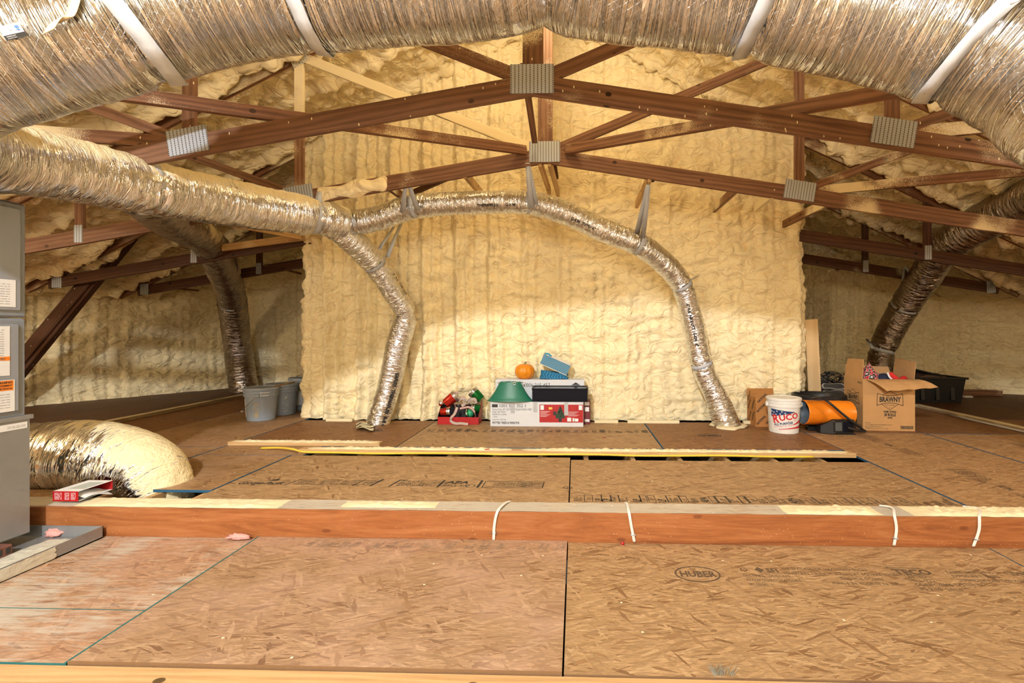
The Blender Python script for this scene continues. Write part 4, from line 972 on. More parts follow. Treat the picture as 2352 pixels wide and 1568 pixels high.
# pink fibreglass tufts
M_PINK = plain('pink_fibreglass', (.72, .36, .33), .95, bump=.9, bscale=60, var=.2)
def tuft(label, loc, sx_, sy_, sz_, seed, mat=M_PINK, name='insulation_tuft', cat='insulation', group='pink insulation scraps'):
    n, mth = 18, 12; rows = []
    for i in range(mth + 1):
        th = math.pi * i / mth; r_ = []
        for j in range(n):
            ph = 2 * math.pi * j / n; d = 1 + .55 * float(pn(2.2 * math.cos(ph) * math.sin(th) + seed, 2.2 * math.sin(ph) * math.sin(th), 2.2 * math.cos(th)))
            r_.append(Vector((sx_ * d * math.cos(ph) * math.sin(th), sy_ * d * math.sin(ph) * math.sin(th), max(0, sz_ * (d * math.cos(th) + .55)))))
        rows.append(r_)
    o = MB().sheet(rows, close=True).build(name, mat, smooth=True); o.location = loc; return tag(o, label, cat, group)
tuft('pink fibreglass scrap lying in the drain pan', G(126, 1230, pz + .008), .05, .03, .028, 2.0)
tuft('pink fibreglass scrap on the floor seam at the foot of the beam', G(548, 1236, ZL + .012), .07, .02, .018, 5.0)
tuft('small red plastic ball on the floor in front of the beam', G(1430, 1250, ZL + .001), .010, .010, .010, 9.0, M_RED, 'toy_ball', 'ball', None)
t = thing('bristle_tuft', 'little grey tuft of bristles at the bottom edge of the floor', 'bristles', G(1662, 1549, ZL)); rr = random.Random(4); m = MB()
for k in range(46):
    a = Vector((rr.uniform(-.035, .035), rr.uniform(-.008, .008), 0)); b_ = a + Vector((rr.uniform(-.02, .02) + a.x * .3, rr.uniform(-.012, .02), rr.uniform(.015, .035))); m.tube([a, b_], [.0016, .0006], 4)
q = m.build('bristles', plain('grey_bristle', (.22, .20, .15), .7), t, world=False); q['kind'] = 'stuff'
# scraps of red ribbon
for lb, (px, py) in (('tiny red scrap on the long floor stud', (1119, 1032)), ('tiny red scrap on the floor in front of the white boxes', (1388, 1005))):
    z = .046 if py > 1020 else .001; o = MB().box((-.022, -.005, 0), (.022, .006, .004), M=Matrix.Rotation(.4, 4, 'Z'), bev=.001).build('scrap', M_RED); o.location = G(px, py, z); tag(o, lb, 'scrap', 'red scraps')
for i, (px, py) in enumerate(((255, 1128), (1500, 1170), (1700, 1168), (1900, 1166))): pass

# ------------------------------------------------------------------ paint buckets
def cyl_fn(r0, r1, h, a0, off=.0015):                          # print on a tapering bucket side, x along the girth from angle a0
    def fn(x, y):
        r_ = r0 + (r1 - r0) * y / h + off; a = a0 + x / r0
        return Vector((r_ * math.cos(a), r_ * math.sin(a), y))
    return fn
M_BUCK = plain('bucket_grey', (.30, .36, .46), .42, bump=.04, var=.06); M_WIRE = plain('bail_wire', (.30, .28, .26), .35, metal=.8); M_GOLD = plain('bucket_gold_print', (.50, .40, .18), .5); M_LBLUE = plain('label_blue', (.0, .22, .62), .45)
M_PWHITE = plain('paint_drips', (.80, .80, .78), .5)
def bucket(label, loc, r0, r1, h, mat, lid=True, rz=0.0, group=None, bail=None, open_top=False):
    t = thing('bucket', label, 'bucket', loc, rz, group)
    pr = [(r0 * .96, .0), (r0, .006), (r0 + (r1 - r0) * .70, h * .74), (r1 * .985, h * .745), (r1 * 1.03, h * .75), (r1 * 1.03, h * .80), (r1 * .99, h * .805), (r1 * .99, h * .84), (r1 * 1.03, h * .845), (r1 * 1.03, h * .89), (r1 * .99, h * .895), (r1, h * .93)]
    if open_top: pr += [(r1 * 1.04, h * .99), (r1 * 1.02, h), (r1 * .97, h), (r1 * .95, h * .9), (r0 * .94, .02), (0, .02)]
    MB().lathe(pr, 48).build('pail', mat, t, smooth=True, world=False, angle=35)
    if lid: MB().lathe([(r1 * 1.0, h * .925), (r1 * 1.055, h * .93), (r1 * 1.055, h * .985), (r1 * 1.03, h), (r1 * .95, h), (r1 * .93, h * .985), (.001, h * .985)], 48).build('lid', mat, t, smooth=True, world=False, angle=35)
    if bail:
        a0, drop = bail; m = MB()
        A, Bq = a0, a0 + math.pi
        pts = []
        for k in range(17):
            u = k / 16; a = A + (Bq - A) * u
            pts.append(Vector((r1 * 1.09 * math.cos(a), r1 * 1.09 * math.sin(a), h * .78 + drop * math.sin(math.pi * u))))
        m.tube(pts, .0035, 6).build('bail', M_WIRE, t, smooth=True, world=False)
        g = pts[7:10]; MB().tube(g, .010, 8).build('grip', M_PWHITE, t, smooth=True, world=False)
        for a in (A, Bq): MB().box((-.012, -.022, -.02), (.012, .022, .02), M=Mloc((r1 * 1.04 * math.cos(a), r1 * 1.04 * math.sin(a), h * .78), a), bev=.004).build('ear', mat, t, world=False)
    return t
c1 = U(600, 930, 6.02); c1.z = 0; hB = .40
t = bucket('nearest grey paint bucket with a white paper label, beside the foamed wall', c1, .155, .185, hB, M_BUCK, group='grey paint buckets', bail=(R(-70) + math.pi, -.20))
fn = cyl_fn(.155, .176, hB * .74, R(200)); p_ = Print(fn); p_.rect(-.02, .045, .085, .26, 0, 6); lb_ = p_.build('paper_label', M_LABEL, t, world=False)
q = fine(Print(cyl_fn(.155, .176, hB * .74, R(200), .0025)), -.01, .07, .24, 12, .014, .004, seed=8).build('fine_print', M_LINE, lb_, world=False); q['kind'] = 'stuff'
p_ = Print(cyl_fn(.155, .176, hB * .74, R(285))); p_.ellipse(0, .14, .030, .032, .005); p_.line([(-.02, .16), (.02, .12)], .005)
for i in range(3): p_.rect(-.025, .19 + i * .014, .025, .198 + i * .014)
for i in range(5): p_.rect(-.022, .05 + i * .012, .02, .058 + i * .012)
q = p_.build('gold_mark', M_GOLD, t, world=False); q['kind'] = 'stuff'
p_ = Print(cyl_fn(.155 * 1.22, .19, .4, R(315), .004)); 
for k in range(7): p_.rect(k * .014 - .05, .338 + .003 * (k % 3), k * .014 - .040, .352)
for k in range(6): p_.rect(k * .015 - .05, .302 + .003 * (k % 2), k * .015 - .040, .316)
q = p_.build('paint_drips', M_PWHITE, t, world=False); q['kind'] = 'stuff'
c2 = U(648, 930, 6.43); t = bucket('middle grey paint bucket with pale gold vertical lettering', (c2.x, c2.y, 0), .16, .188, .40, M_BUCK, group='grey paint buckets')
p_ = Print(cyl_fn(.16, .178, .30, R(275)))
for i in range(17): p_.rect(-.022, .07 + i * .0105, .022 - .006 * (i % 3), .0755 + i * .0105)
q = p_.build('gold_mark', M_GOLD, t, world=False); q['kind'] = 'stuff'
rr = random.Random(3); p_ = Print(cyl_fn(.16, .178, .30, R(300)))
for i in range(14): x, y = rr.uniform(.0, .06), rr.uniform(.04, .25); p_.rect(x, y, x + rr.uniform(.003, .01), y + rr.uniform(.004, .014))
q = p_.build('paint_drips', M_PWHITE, t, world=False); q['kind'] = 'stuff'
st_ = stick('paint_stick', 'thin wooden stirring stick lying across the bucket lids', Vector((c1.x + .16, c1.y - .0, .404)), Vector((c2.x + .15, c2.y + .03, .412)), .006, .03, M_PINE, (0, -1, 0), 'stick')
c3 = U(697, 900, 6.84); c3.z = 0; t = bucket('rear grey paint bucket with a blue and white product label', c3, .155, .18, .44, M_BUCK, group='grey paint buckets', bail=(R(20), .12))
fb = cyl_fn(.155, .174, .32, R(265)); p_ = Print(fb); p_.rect(-.09, .08, .09, .27, 0, 8); lb_ = p_.build('product_label', M_LABEL, t, world=False)
fb2 = cyl_fn(.155, .174, .32, R(265), .0025); p_ = Print(fb2); p_.poly([(-.088, .13), (-.088, .20), (-.05, .175), (0, .16), (.05, .158), (.088, .165), (.088, .15), (0, .14)], 0); p_.rect(-.09, .268, .09, .276, 1, 6); p_.rect(-.01, .235, .012, .262, 2)
q = p_.build('label_swoosh', [M_LBLUE, plain('label_yellow', (.85, .60, .05), .5), plain('label_navy', (.01, .03, .20), .5)], lb_, world=False); q['kind'] = 'stuff'

# ------------------------------------------------------------------ the white boxes and what lies on them
M_BOXW = plain('white_carton', (.66, .69, .74), .55, bump=.03, var=.04); M_TAPE = plain('silver_tape', (.46, .48, .51), .35, metal=.35)
bl = G(1126, 979); brt = G(1340, 980); W1 = brt.x - bl.x; y0 = bl.y
bx1 = thing('carton', 'long white printed carton with red picture label, bottom box against the foamed wall', 'box', (bl.x, y0, 0), 0, 'white cartons'); H1, D1 = .283, .36
B((0, 0, 0), (W1, D1, H1), 'carton_body', M_BOXW, bx1, bev=.004)
fr = lambda x, y: Vector((x, -.0012, y))
p_ = Print(fr); p_.rect(.02, H1 - .065, .085, H1 - .03); p_.text('1001 517 352 1', .10, H1 - .064, .052, .95); p_.text('Product Desc: 4FT LED PRE-LIT PLAZA PORCH TREE', .025, H1 - .098, .029, .68)
p_.text('PO#: 58179525', .025, H1 - .126, .026, .9); p_.text('MADE IN CHINA', .025, H1 - .154, .026, .85); p_.text('1 Pack', .025, H1 - .180, .024, .9); p_.text('Case Wt: 18.57 lbs', .025, H1 - .212, .024, .85); p_.text('POTTED TREES & WREATHS', .025, H1 - .252, .034, .72, bold=.001)
q = p_.build('printed_text', M_INK, bx1, world=False); q['kind'] = 'stuff'
p_ = Print(lambda x, y: Vector((x, -.0018, y))); rx0, rx1, rz0, rz1 = W1 * .53, W1 - .003, .05, .252
p_.rect(rx0, rz0, rx1, rz1); rl = p_.build('picture_label', M_RED, bx1, world=False)
p_ = Print(lambda x, y: Vector((x, -.0024, y))); cx = rx0 + .235
p_.rect(rx0 + .01, rz1 - .06, rx0 + .05, rz1 - .008, 1); p_.rect(rx1 - .05, rz1 - .06, rx1 - .01, rz1 - .008, 1); p_.rect(rx0 + .105, rz1 - .055, rx0 + .145, rz1 - .03, 2)
p_.poly([(cx - .055, rz0 + .07), (cx - .035, rz0 + .11), (cx - .02, rz0 + .15), (cx, rz1 - .012), (cx + .02, rz0 + .15), (cx + .035, rz0 + .11), (cx + .055, rz0 + .07), (cx + .045, rz0 + .045), (cx - .045, rz0 + .045)], 3)
p_.rect(cx - .018, rz0 + .008, cx + .018, rz0 + .045, 4); p_.rect(cx - .08, rz0 + .08, cx - .045, rz0 + .125, 4)
rr = random.Random(6)
for k in range(34):
    v = rr.uniform(0, 1); y = rz0 + .05 + v * .12; x = cx + (1 - v) * rr.uniform(-.045, .045); p_.rect(x, y, x + .006, y + .006, rr.choice([2, 1, 5]))
p_.rect(cx + .08, rz0 + .012, cx + .125, rz0 + .055, 1); p_.rect(cx + .14, rz0 + .012, cx + .165, rz0 + .05, 1); p_.rect(rx1 - .10, rz0 + .012, rx1 - .055, rz0 + .045, 1)
for (a, b_, zt, n_) in ((rx0 + .01, rx0 + .12, rz1 - .075, 6), (rx1 - .17, rx1 - .05, rz1 - .08, 5)): 
    for i in range(n_): p_.rect(a, zt - i * .012 - .003, b_ - .02 * (i % 3), zt - i * .012, 1)
q = p_.build('label_picture', [M_RED, M_LABEL, plain('label_gold', (.85, .52, .08), .5), plain('label_tree_green', (.02, .05, .025), .6), M_INK, plain('ornament_red', (.6, .03, .02), .5)], rl, world=False); q['kind'] = 'stuff'
def tape(x, z0, z1, w_=.045):
    p_ = Print(lambda a, b_: Vector((a, -.0034, b_))); p_.rect(x, z0, x + w_, z1); o = p_.build('tape', M_TAPE, bx1, world=False); return o
tape(.235, .15, H1); tape(W1 * .463, .165, H1); tape(W1 * .795, .13, H1)
for x in (.235, W1 * .463, W1 * .795): B((x, 0, H1 - .0005), (x + .045, .12, H1 + .001), 'tape', M_TAPE, bx1)
bx2 = thing('carton', 'white printed carton standing on the lower one under the pumpkin', 'box', (bl.x + .035, y0 + .15, H1 + .001), 0, 'white cartons'); W2, H2 = W1 * .98, .235
B((0, 0, 0), (W2, .20, H2), 'carton_body', M_BOXW, bx2, bev=.004)
p_ = Print(fr); p_.text('1006 215 457', .33, H2 - .085, .062, .9); p_.rect(.075, H2 - .075, .15, H2 - .035); p_.poly([(W2 - .15, H2 - .06), (W2 - .10, H2 - .03), (W2 - .05, H2 - .06)]); p_.poly([(W2 - .15, H2 - .063), (W2 - .05, H2 - .063), (W2 - .10, H2 - .1)])
q = p_.build('printed_text', M_INK, bx2, world=False); q['kind'] = 'stuff'
bx3 = thing('carton', 'narrow red carton end peeking out right of the white cartons', 'box', (bl.x + W1 + .008, y0 + .16, 0)); B((0, 0, 0), (.075, .17, .27), 'carton_body', plain('maroon_carton', (.16, .02, .03), .5, var=.2), bx3, bev=.003)
p_ = Print(fr); p_.rect(.008, .03, .065, .06); p_.rect(.01, .15, .06, .2); p_.rect(.008, .22, .065, .26); q = p_.build('label_marks', M_LABEL, bx3, world=False); q['kind'] = 'stuff'
# tree stand
M_GREEN = plain('stand_green', (.012, .16, .10), .42, var=.08); ts = thing('tree_stand', 'dark green plastic Christmas tree stand on the lower white carton', 'tree stand', (G(1171, 979).x, y0 + .035, H1 + .002))
pr = [(.245, .0), (.262, .004), (.262, .012), (.245, .022), (.215, .055), (.17, .12), (.128, .20), (.122, .215), (.112, .222), (.100, .215), (.098, .10), (.001, .08)]
RX_ = Matrix.Diagonal((1, .40, 1, 1))
MB().lathe(pr, 48, RX_).build('bowl', M_GREEN, ts, smooth=True, world=False, angle=40)
M_STEEL = plain('zinc_steel', (.62, .62, .60), .3, metal=.9)
for a in (R(20), R(110), R(200), R(290)):
    d = Vector((math.cos(a), math.sin(a) * .40, 0)); m = MB().tube([d * .05 + Vector((0, 0, .222)), d * .15 + Vector((0, 0, .222 - .012))], .006, 8); 
    c = d * .165 + Vector((0, 0, .205)); m.tube([c + Vector((.018 * math.cos(u), .004, .012 * math.sin(u))) for u in np.linspace(0, 2 * math.pi, 13)], .003, 6); m.build('eye_bolt', M_STEEL, ts, smooth=True, world=False)
# black display case
M_NAVY = plain('case_black', (.004, .005, .012), .4, spec=.25); M_GLASS = plain('glass_lid', (.75, .80, .85), .08, Transmission_Weight=.0); gc = bpy.data.materials['glass_lid']
dc = thing('display_case', 'flat black case with a glass lid on the lower white carton', 'case', (G(1223, 979).x, y0 - .012, H1 + .003)); WD, HD, DD = .625, .135, .145; dc.rotation_euler = (R(7), 0, 0)
for a, b_ in (((0, 0, 0), (WD, .012, HD)), ((0, DD - .012, 0), (WD, DD, HD)), ((0, .012, 0), (.012, DD - .012, HD)), ((WD - .012, .012, 0), (WD, DD - .012, HD))): B(a, b_, 'side', M_NAVY, dc, bev=.002)
B((.012, .012, 0), (WD - .012, DD - .012, .008), 'base', M_NAVY, dc)
for a, b_ in (((-.004, -.004, HD), (WD + .004, .016, HD + .018)), ((-.004, DD - .016, HD), (WD + .004, DD + .004, HD + .018)), ((-.004, .016, HD), (.018, DD - .016, HD + .018)), ((WD - .018, .016, HD), (WD + .004, DD - .016, HD + .018))): B(a, b_, 'lid_frame', M_NAVY, dc, bev=.002)
gm = NT('clear_glass'); gm.out(Base_Color=(.85, .92, .95), Roughness=.03); gm.b.inputs['Transmission Weight'].default_value = 1.0
B((.018, .016, HD + .006), (WD - .018, DD - .016, HD + .010), 'glass_pane', gm.mat, dc)
# pumpkin
pk_ = thing('pumpkin', 'small orange pumpkin with a short stem on the upper white carton', 'pumpkin', (G(1207, 979).x - .035, y0 + .26, H1 + H2 + .003)); M_PUMP = plain('pumpkin_orange', (.80, .27, .012), .42, bump=.08, bscale=30, var=.1)
prf = [(.02, .012), (.06, .0), (.092, .022), (.112, .06), (.116, .095), (.104, .135), (.072, .162), (.035, .170), (.012, .158)]
ip = catmull([Vector((a, 0, b_)) for a, b_ in prf], 5); MB().lathe([(p.x, p.z) for p in ip], 60, jit=lambda a, z: 1 - .055 * (abs(math.cos(5.5 * a)) ** 6) + .012 * math.sin(3 * a)).build('fruit', M_PUMP, pk_, smooth=True, world=False)
MB().tube([Vector((0, 0, .155)), Vector((.004, 0, .18)), Vector((.018, .004, .198))], [.016, .010, .011], 8, smooth_n=4).build('stem', plain('pumpkin_stem', (.25, .20, .09), .8, bump=.5), pk_, smooth=True, world=False)
# gingham fabric bins
def gingham(name, dark, light, s_):
    m = NT(name); sp = m.n('ShaderNodeSeparateXYZ'); m.set(sp.inputs[0], m.uv())
    a = m.math('LESS_THAN', m.math('FRACT', m.math('MULTIPLY', sp.outputs[0], s_)), .5); b_ = m.math('LESS_THAN', m.math('FRACT', m.math('MULTIPLY', sp.outputs[1], s_)), .5)
    v = m.math('MULTIPLY', m.math('ADD', a, b_), .5); m.out(Base_Color=m.ramp(v, [(0, light), (.5, tuple((x + y) / 2 for x, y in zip(dark, light))), (1, dark)]), Roughness=.8, Normal=m.bump(m.noise(m.uv(), 300, 2), .2, .002)); return m.mat
M_GING = gingham('blue_gingham', (.02, .11, .22), (.20, .42, .56), 60); M_GING2 = gingham('bright_gingham', (.003, .03, .10), (.03, .30, .55), 58); M_LACE = plain('cream_trim', (.72, .66, .54), .8)
fb1 = thing('fabric_bin', 'crumpled dark blue gingham bin flattened beneath the tilted one', 'bin', (G(1273, 979).x - .01, y0 + .26, H1 + H2 + .003), 0, 'blue gingham bins')
m = MB(); rows = []
for j in range(9):
    v = j / 8; r_ = []
    for i in range(28):
        a = 2 * math.pi * i / 28; sq = (abs(math.cos(a)) ** 4 + abs(math.sin(a)) ** 4) ** -.25
        top_ = .105 - .055 * (math.cos(a) * .5 + .5)
        r_.append(Vector((.165 * sq * math.cos(a) * (1 - .10 * v) + .01 * math.sin(9 * v + a * 3), .07 * sq * math.sin(a) * (1 - .1 * v), top_ * v + .004 * math.sin(5 * a))))
    rows.append(r_)
m.sheet(rows, close=True, uvf=lambda i, j: (j * .02, i * .013)).build('cloth_body', M_GING2, fb1, smooth=True, world=False)
m = MB(); m.add(rows[-1], [list(range(28))], [[(p.x, p.y) for p in rows[-1]]]); m.build('cloth_top', M_GING2, fb1, world=False)
fb2 = thing('fabric_bin', 'pale blue gingham fabric bin tilted on its side above the pumpkin level', 'bin', (G(1270, 979).x, y0 + .255, H1 + H2 + .118), 0, 'blue gingham bins')
Mt = Mloc((.02, 0, .055), 0, 0, R(24))
B((-.165, -.075, -.06), (.165, -.070, .065), 'side_cloth', M_GING, fb2, M=Mt); B((-.165, .070, -.06), (.165, .075, .065), 'side_cloth', M_GING, fb2, M=Mt)
B((-.170, -.075, -.06), (-.165, .075, .065), 'end_cloth', M_GING, fb2, M=Mt); B((.165, -.075, -.06), (.170, .075, .065), 'end_cloth', M_GING, fb2, M=Mt); B((-.165, -.07, -.05), (.165, .07, -.045), 'base_cloth', M_LACE, fb2, M=Mt)
for a, b_ in (((-.172, -.079, .060), (.172, -.068, .074)), ((-.172, .068, .060), (.172, .079, .074)), ((-.174, -.079, .060), (-.163, .079, .074)), ((.163, -.079, .060), (.174, .079, .074)), ((-.172, -.078, -.066), (.172, -.068, -.058))): B(a, b_, 'lace_trim', M_LACE, fb2, M=Mt, bev=.002)
m = MB(); m.tube([Mt @ Vector(p) for p in ((-.16, -.08, .07), (-.12, -.085, .085), (-.10, -.085, .075), (-.08, -.085, .08))], .009, 8, smooth_n=5).build('bow', plain('bow_blue', (.01, .30, .55), .6), fb2, smooth=True, world=False)
# ------------------------------------------------------------------ ornament tray
tl, tr_ = G(1005, 974), G(1097, 977); TW = tr_.x - tl.x; TD_ = .22
tray = thing('tray', 'shallow red card tray with black inside holding glass ornaments', 'tray', (tl.x, tl.y, 0), R(-1))
M_TRAY = [M_RED, plain('tray_black', (.012, .010, .012), .6)]
m = MB(); m.box((0, 0, 0), (TW, .003, .085)); m.mi = [0, 0, 0, 1, 0, 0]; m.build('front', M_TRAY, tray, world=False)
B((.003, .003, 0), (TW - .003, TD_, .003), 'base', M_TRAY[1], tray)
for x, nm in ((0, 'side'), (TW - .003, 'side')):
    Ms = Matrix(((0, 0, 1, x), (1, 0, 0, 0), (0, 1, 0, 0), (0, 0, 0, 1))); m = MB().prism([(0, 0), (TD_, 0), (TD_, .27), (0, .085)], 0, .003, Ms); m.build(nm, M_RED if x else M_TRAY[1], tray, world=False)
B((.003, TD_ - .003, 0), (TW - .003, TD_, .20), 'back', M_TRAY[1], tray)
M_ORED = plain('ornament_red_foil', (.55, .03, .015), .22, metal=.55); M_OGRN = plain('ornament_green_foil', (.005, .16, .03), .2, metal=.5); M_OGLIT = plain('glitter_green', (.05, .42, .22), .35, metal=.5, bump=1.0, bscale=220); M_SILV = plain('silver_band', (.72, .72, .74), .22, metal=1.0); M_RIB = plain('cream_ribbon', (.44, .39, .34), .75); M_RIBE = plain('ribbon_red_edge', (.45, .02, .03), .7)
def pail(label, px, py, dy, z, r, h, mat, rx=0.0, ry=0.0, glit=False):
    c = U(px, py, tl.y + dy); r *= 1.18; h *= 1.18; t = thing('ornament', label, 'ornament', c, 0, 'tray ornaments'); Mq = Mloc((0, 0, 0), 0, rx, ry)
    MB().lathe([(r * .70, -h / 2), (r * .74, -h / 2 + .004), (r * .95, h / 2)], 28, Mq).build('cup', mat, t, smooth=True, world=False, angle=40)
    for k in range(3): MB().lathe([(r * (.97 + .02 * k), h / 2 - .03 + k * .012), (r * (1.03 + .02 * k), h / 2 - .026 + k * .012), (r * (.99 + .02 * k), h / 2 - .020 + k * .012)], 28, Mq).build('band', M_SILV, t, smooth=True, world=False)
    MB().lathe([(r * 1.04, h / 2 + .004), (r * 1.0, h / 2 + .012), (.001, h / 2 + .012)], 28, Mq).build('cap', M_SILV, t, smooth=True, world=False, angle=30)
    return t
pail('red foil pail ornament with silver bands at the upper left of the tray', 1035, 917, .12, 0, .062, .13, M_ORED, R(-8), R(52))
pail('dark green pail ornament with silver cap leaning over the right of the tray', 1096, 908, .16, 0, .058, .12, M_OGRN, R(-5), R(-48))
pail('red foil pail ornament lying at the front left of the tray', 1024, 945, .075, 0, .050, .10, M_ORED, R(10), R(84))
pail('small red foil pail ornament hanging over the left tray edge', 1014, 925, .10, 0, .030, .05, M_ORED, R(20), R(30))
pail('green pail ornament lying right of the glitter ball', 1094, 938, .14, 0, .048, .09, M_OGRN, R(10), R(-80))
c = U(1079, 949, tl.y + .07); t = thing('ornament', 'green glitter ball ornament at the front right of the tray', 'ornament', c, 0, 'tray ornaments')
MB().lathe([(.052 * math.sin(a), -.052 * math.cos(a)) for a in np.linspace(.02, math.pi - .02, 18)], 28, Mloc((0, 0, 0), 0, 0, R(80))).build('ball', M_OGLIT, t, smooth=True, world=False)
MB().lathe([(.050, -.025), (.054, -.02), (.050, -.012)], 28, Mloc((-.012, 0, 0), 0, 0, R(80))).build('band', M_SILV, t, smooth=True, world=False); MB().lathe([(.053, .0), (.056, .005), (.053, .012)], 28, Mloc((-.016, 0, 0), 0, 0, R(80))).build('band', M_OGRN, t, smooth=True, world=False)
def ribbon(label, px, w_=.028):
    P = catmull([Vector(p) for p in px], 8); base = Vector(min(P, key=lambda p: p.z)); t = thing('ribbon', label, 'ribbon', base, 0, 'cream ribbons'); fr_ = frames(P); a, b_, c, d = [], [], [], []
    for p, (T, N, Bn) in zip(P, fr_):
        s_ = Vector((0, .45, 1)).normalized(); s_ = (s_ - T * s_.dot(T)).normalized(); a.append(p - s_ * w_ / 2); b_.append(p + s_ * w_ / 2); c.append(p - s_ * (w_ / 2 + .0035)); d.append(p + s_ * (w_ / 2 + .0035))
    MB().sheet([a, b_]).build('band', M_RIB, t, smooth=True); MB().sheet([c, a]).build('edging', M_RIBE, t, smooth=True); MB().sheet([b_, d]).build('edging', M_RIBE, t, smooth=True)
    return t
ty = tl.y
ribbon('cream ribbon with red edging spilling over the front of the tray', [U(1050, 935, ty + .03), U(1044, 950, ty + .0), U(1037, 958, ty - .012), U(1036, 967, ty - .03), U(1046, 972, ty - .06), U(1060, 972, ty - .07), U(1075, 974, ty - .10)])
ribbon('cream ribbon curling over the green glitter ball', [U(1056, 938, ty + .04), U(1066, 936, ty + .03), U(1078, 935, ty + .02), U(1089, 944, ty + .012), U(1092, 957, ty + .02)], .02)
ribbon('cream bow of ribbon at the middle of the ornament tray', [U(1052, 930, ty + .09), U(1057, 917, ty + .07), U(1066, 915, ty + .06), U(1068, 926, ty + .05), U(1060, 932, ty + .05)], .035)
ribbon('cream ribbon end beside the green pail ornament', [U(1072, 926, ty + .12), U(1080, 918, ty + .11), U(1090, 917, ty + .10), U(1094, 926, ty + .09)], .035)
ribbon('twisted ribbon loop standing between the red and green ornaments', [U(1046, 935, ty + .1), U(1043, 912, ty + .1), U(1046, 901, ty + .1), U(1051, 905, ty + .1), U(1053, 925, ty + .1)], .014)

# ------------------------------------------------------------------ right hand group
M_KRAFT = cardboard('kraft_card', (.52, .30, .13)); M_KRAFT_IN = cardboard('kraft_card_inside', (.46, .28, .13)); M_KR2 = cardboard('kraft_card_red', (.48, .22, .07)); M_KINK = plain('carton_ink', (.03, .026, .022), .6); M_AMB = plain('amber_tape', (.50, .19, .03), .25)
# small open carton with repeated name
c = G(1736, 980); nb = thing('carton', 'small open brown carton patterned with slanted black lettering beside the white bucket', 'box', (c.x, c.y, 0), R(2)); bw, bd, bh = .31, .26, .335
for a, b_, nm in (((0, 0, 0), (bw, .004, bh), 'front_panel'), ((0, bd - .004, 0), (bw, bd, bh), 'back_panel'), ((0, .004, 0), (.004, bd - .004, bh), 'side_panel'), ((bw - .004, .004, 0), (bw, bd - .004, bh), 'side_panel'), ((.004, .004, 0), (bw - .004, bd - .004, .004), 'bottom_panel')): B(a, b_, nm, M_KR2, nb)
p_ = Print(fr)
for i, (x, y) in enumerate(((.02, .02), (.02, .16), (.03, .27), (.13, .0 + .03), (.14, .14), (.2, .25))): p_.text('NATIONAL', x, y, .036, .75, rot=R(45), bold=.0015)
q = p_.build('printed_text', M_KINK, nb, world=False); q['kind'] = 'stuff'
p_ = Print(lambda x, y: Vector((-.0012, x, y)))
for (x, y) in ((.2, .03), (.22, .17), (.1, .05), (.1, .18), (.22, .27)): p_.text('NATIONAL', x, y, .036, -.75, rot=R(-60), bold=.0015)
q = p_.build('printed_text', M_KINK, nb, world=False); q['kind'] = 'stuff'
B((.004, .02, -.09), (.008, bd - .02, .0), 'flap', M_KR2, nb, M=Mloc((0.0, 0, bh), 0, 0, R(-12)))
B((0, 0, -.07), (bw, .004, .0), 'flap', M_KR2, nb, M=Mloc((0, bd, bh + .07), 0, R(12)))
p_ = Print(lambda x, y: Vector((x, -.0016, y))); p_.rect(.17, .03, .25, .2); p_.build('tape', M_AMB, nb, world=False)
p_ = Print(lambda x, y: Vector((x, -.0022, y))); p_.rect(.20, .05, .29, .14); l_ = p_.build('barcode_label', M_LABEL, nb, world=False)
p_ = Print(lambda x, y: Vector((x, -.0028, y)))
for k in range(9): p_.rect(.215 + k * .007, .06, .215 + k * .007 + .003 + .001 * (k % 2), .10)
q = p_.build('barcode', M_KINK, l_, world=False); q['kind'] = 'stuff'
# white joint compound bucket
c = G(1800, 991); M_WPAIL = plain('pail_white', (.80, .80, .78), .35, var=.03)
t = bucket('white joint compound bucket with a red and blue flag label', (c.x, c.y, 0), .148, .170, .375, M_WPAIL)
hh_ = .375 * .74; aR = R(253); f1 = cyl_fn(.148, .163, hh_, aR, .0012); f2 = cyl_fn(.148, .163, hh_, aR, .0020); f3 = cyl_fn(.148, .163, hh_, aR, .0028)
M_FBLUE = plain('flag_blue', (.012, .045, .16), .4); M_FRED = plain('flag_red', (.62, .03, .04), .4)
p_ = Print(f1)
n_ = 12
for k in range(n_):
    a, b_ = -.14 + .235 * k / n_, -.14 + .235 * (k + 1) / n_; top = lambda x: .262 - (x + .14) * .11; bot = lambda x: .175 + (x + .14) * .24
    p_.poly([(a, bot(a)), (b_, bot(b_)), (b_, max(top(b_), bot(b_))), (a, top(a))], 0)
for k in range(8):
    a, b_ = -.06 + .25 * k / 8, -.06 + .25 * (k + 1) / 8; p_.poly([(a, .045 + .015 * math.sin((a + .06) * 8)), (b_, .045 + .015 * math.sin((b_ + .06) * 8)), (b_, .05 + (b_ + .06) * .16), (a, .05 + (a + .06) * .16)], 1) if k < 8 else None
for k in range(4):
    a, b_ = .08 + .11 * k / 4, .08 + .11 * (k + 1) / 4; p_.poly([(a, .098 + (a - .08) * .2), (b_, .098 + (b_ - .08) * .2), (b_, .105 + (b_ - .08) * .45), (a, .105 + (a - .08) * .45)], 1)
lb_ = p_.build('flag_label', [M_FBLUE, M_FRED], t, world=False)
def star(p_, x, y, r_, mi=0): p_.poly([(x + (r_ if k % 2 == 0 else r_ * .42) * math.sin(k * math.pi / 5), y + (r_ if k % 2 == 0 else r_ * .42) * math.cos(k * math.pi / 5)) for k in range(10)], mi)
p_ = Print(f2)
for (x, y) in ((-.128, .235), (-.105, .225), (-.075, .238), (-.118, .200), (-.085, .205), (-.045, .213), (.0, .222), (-.03, .236)): star(p_, x, y, .010, 0)
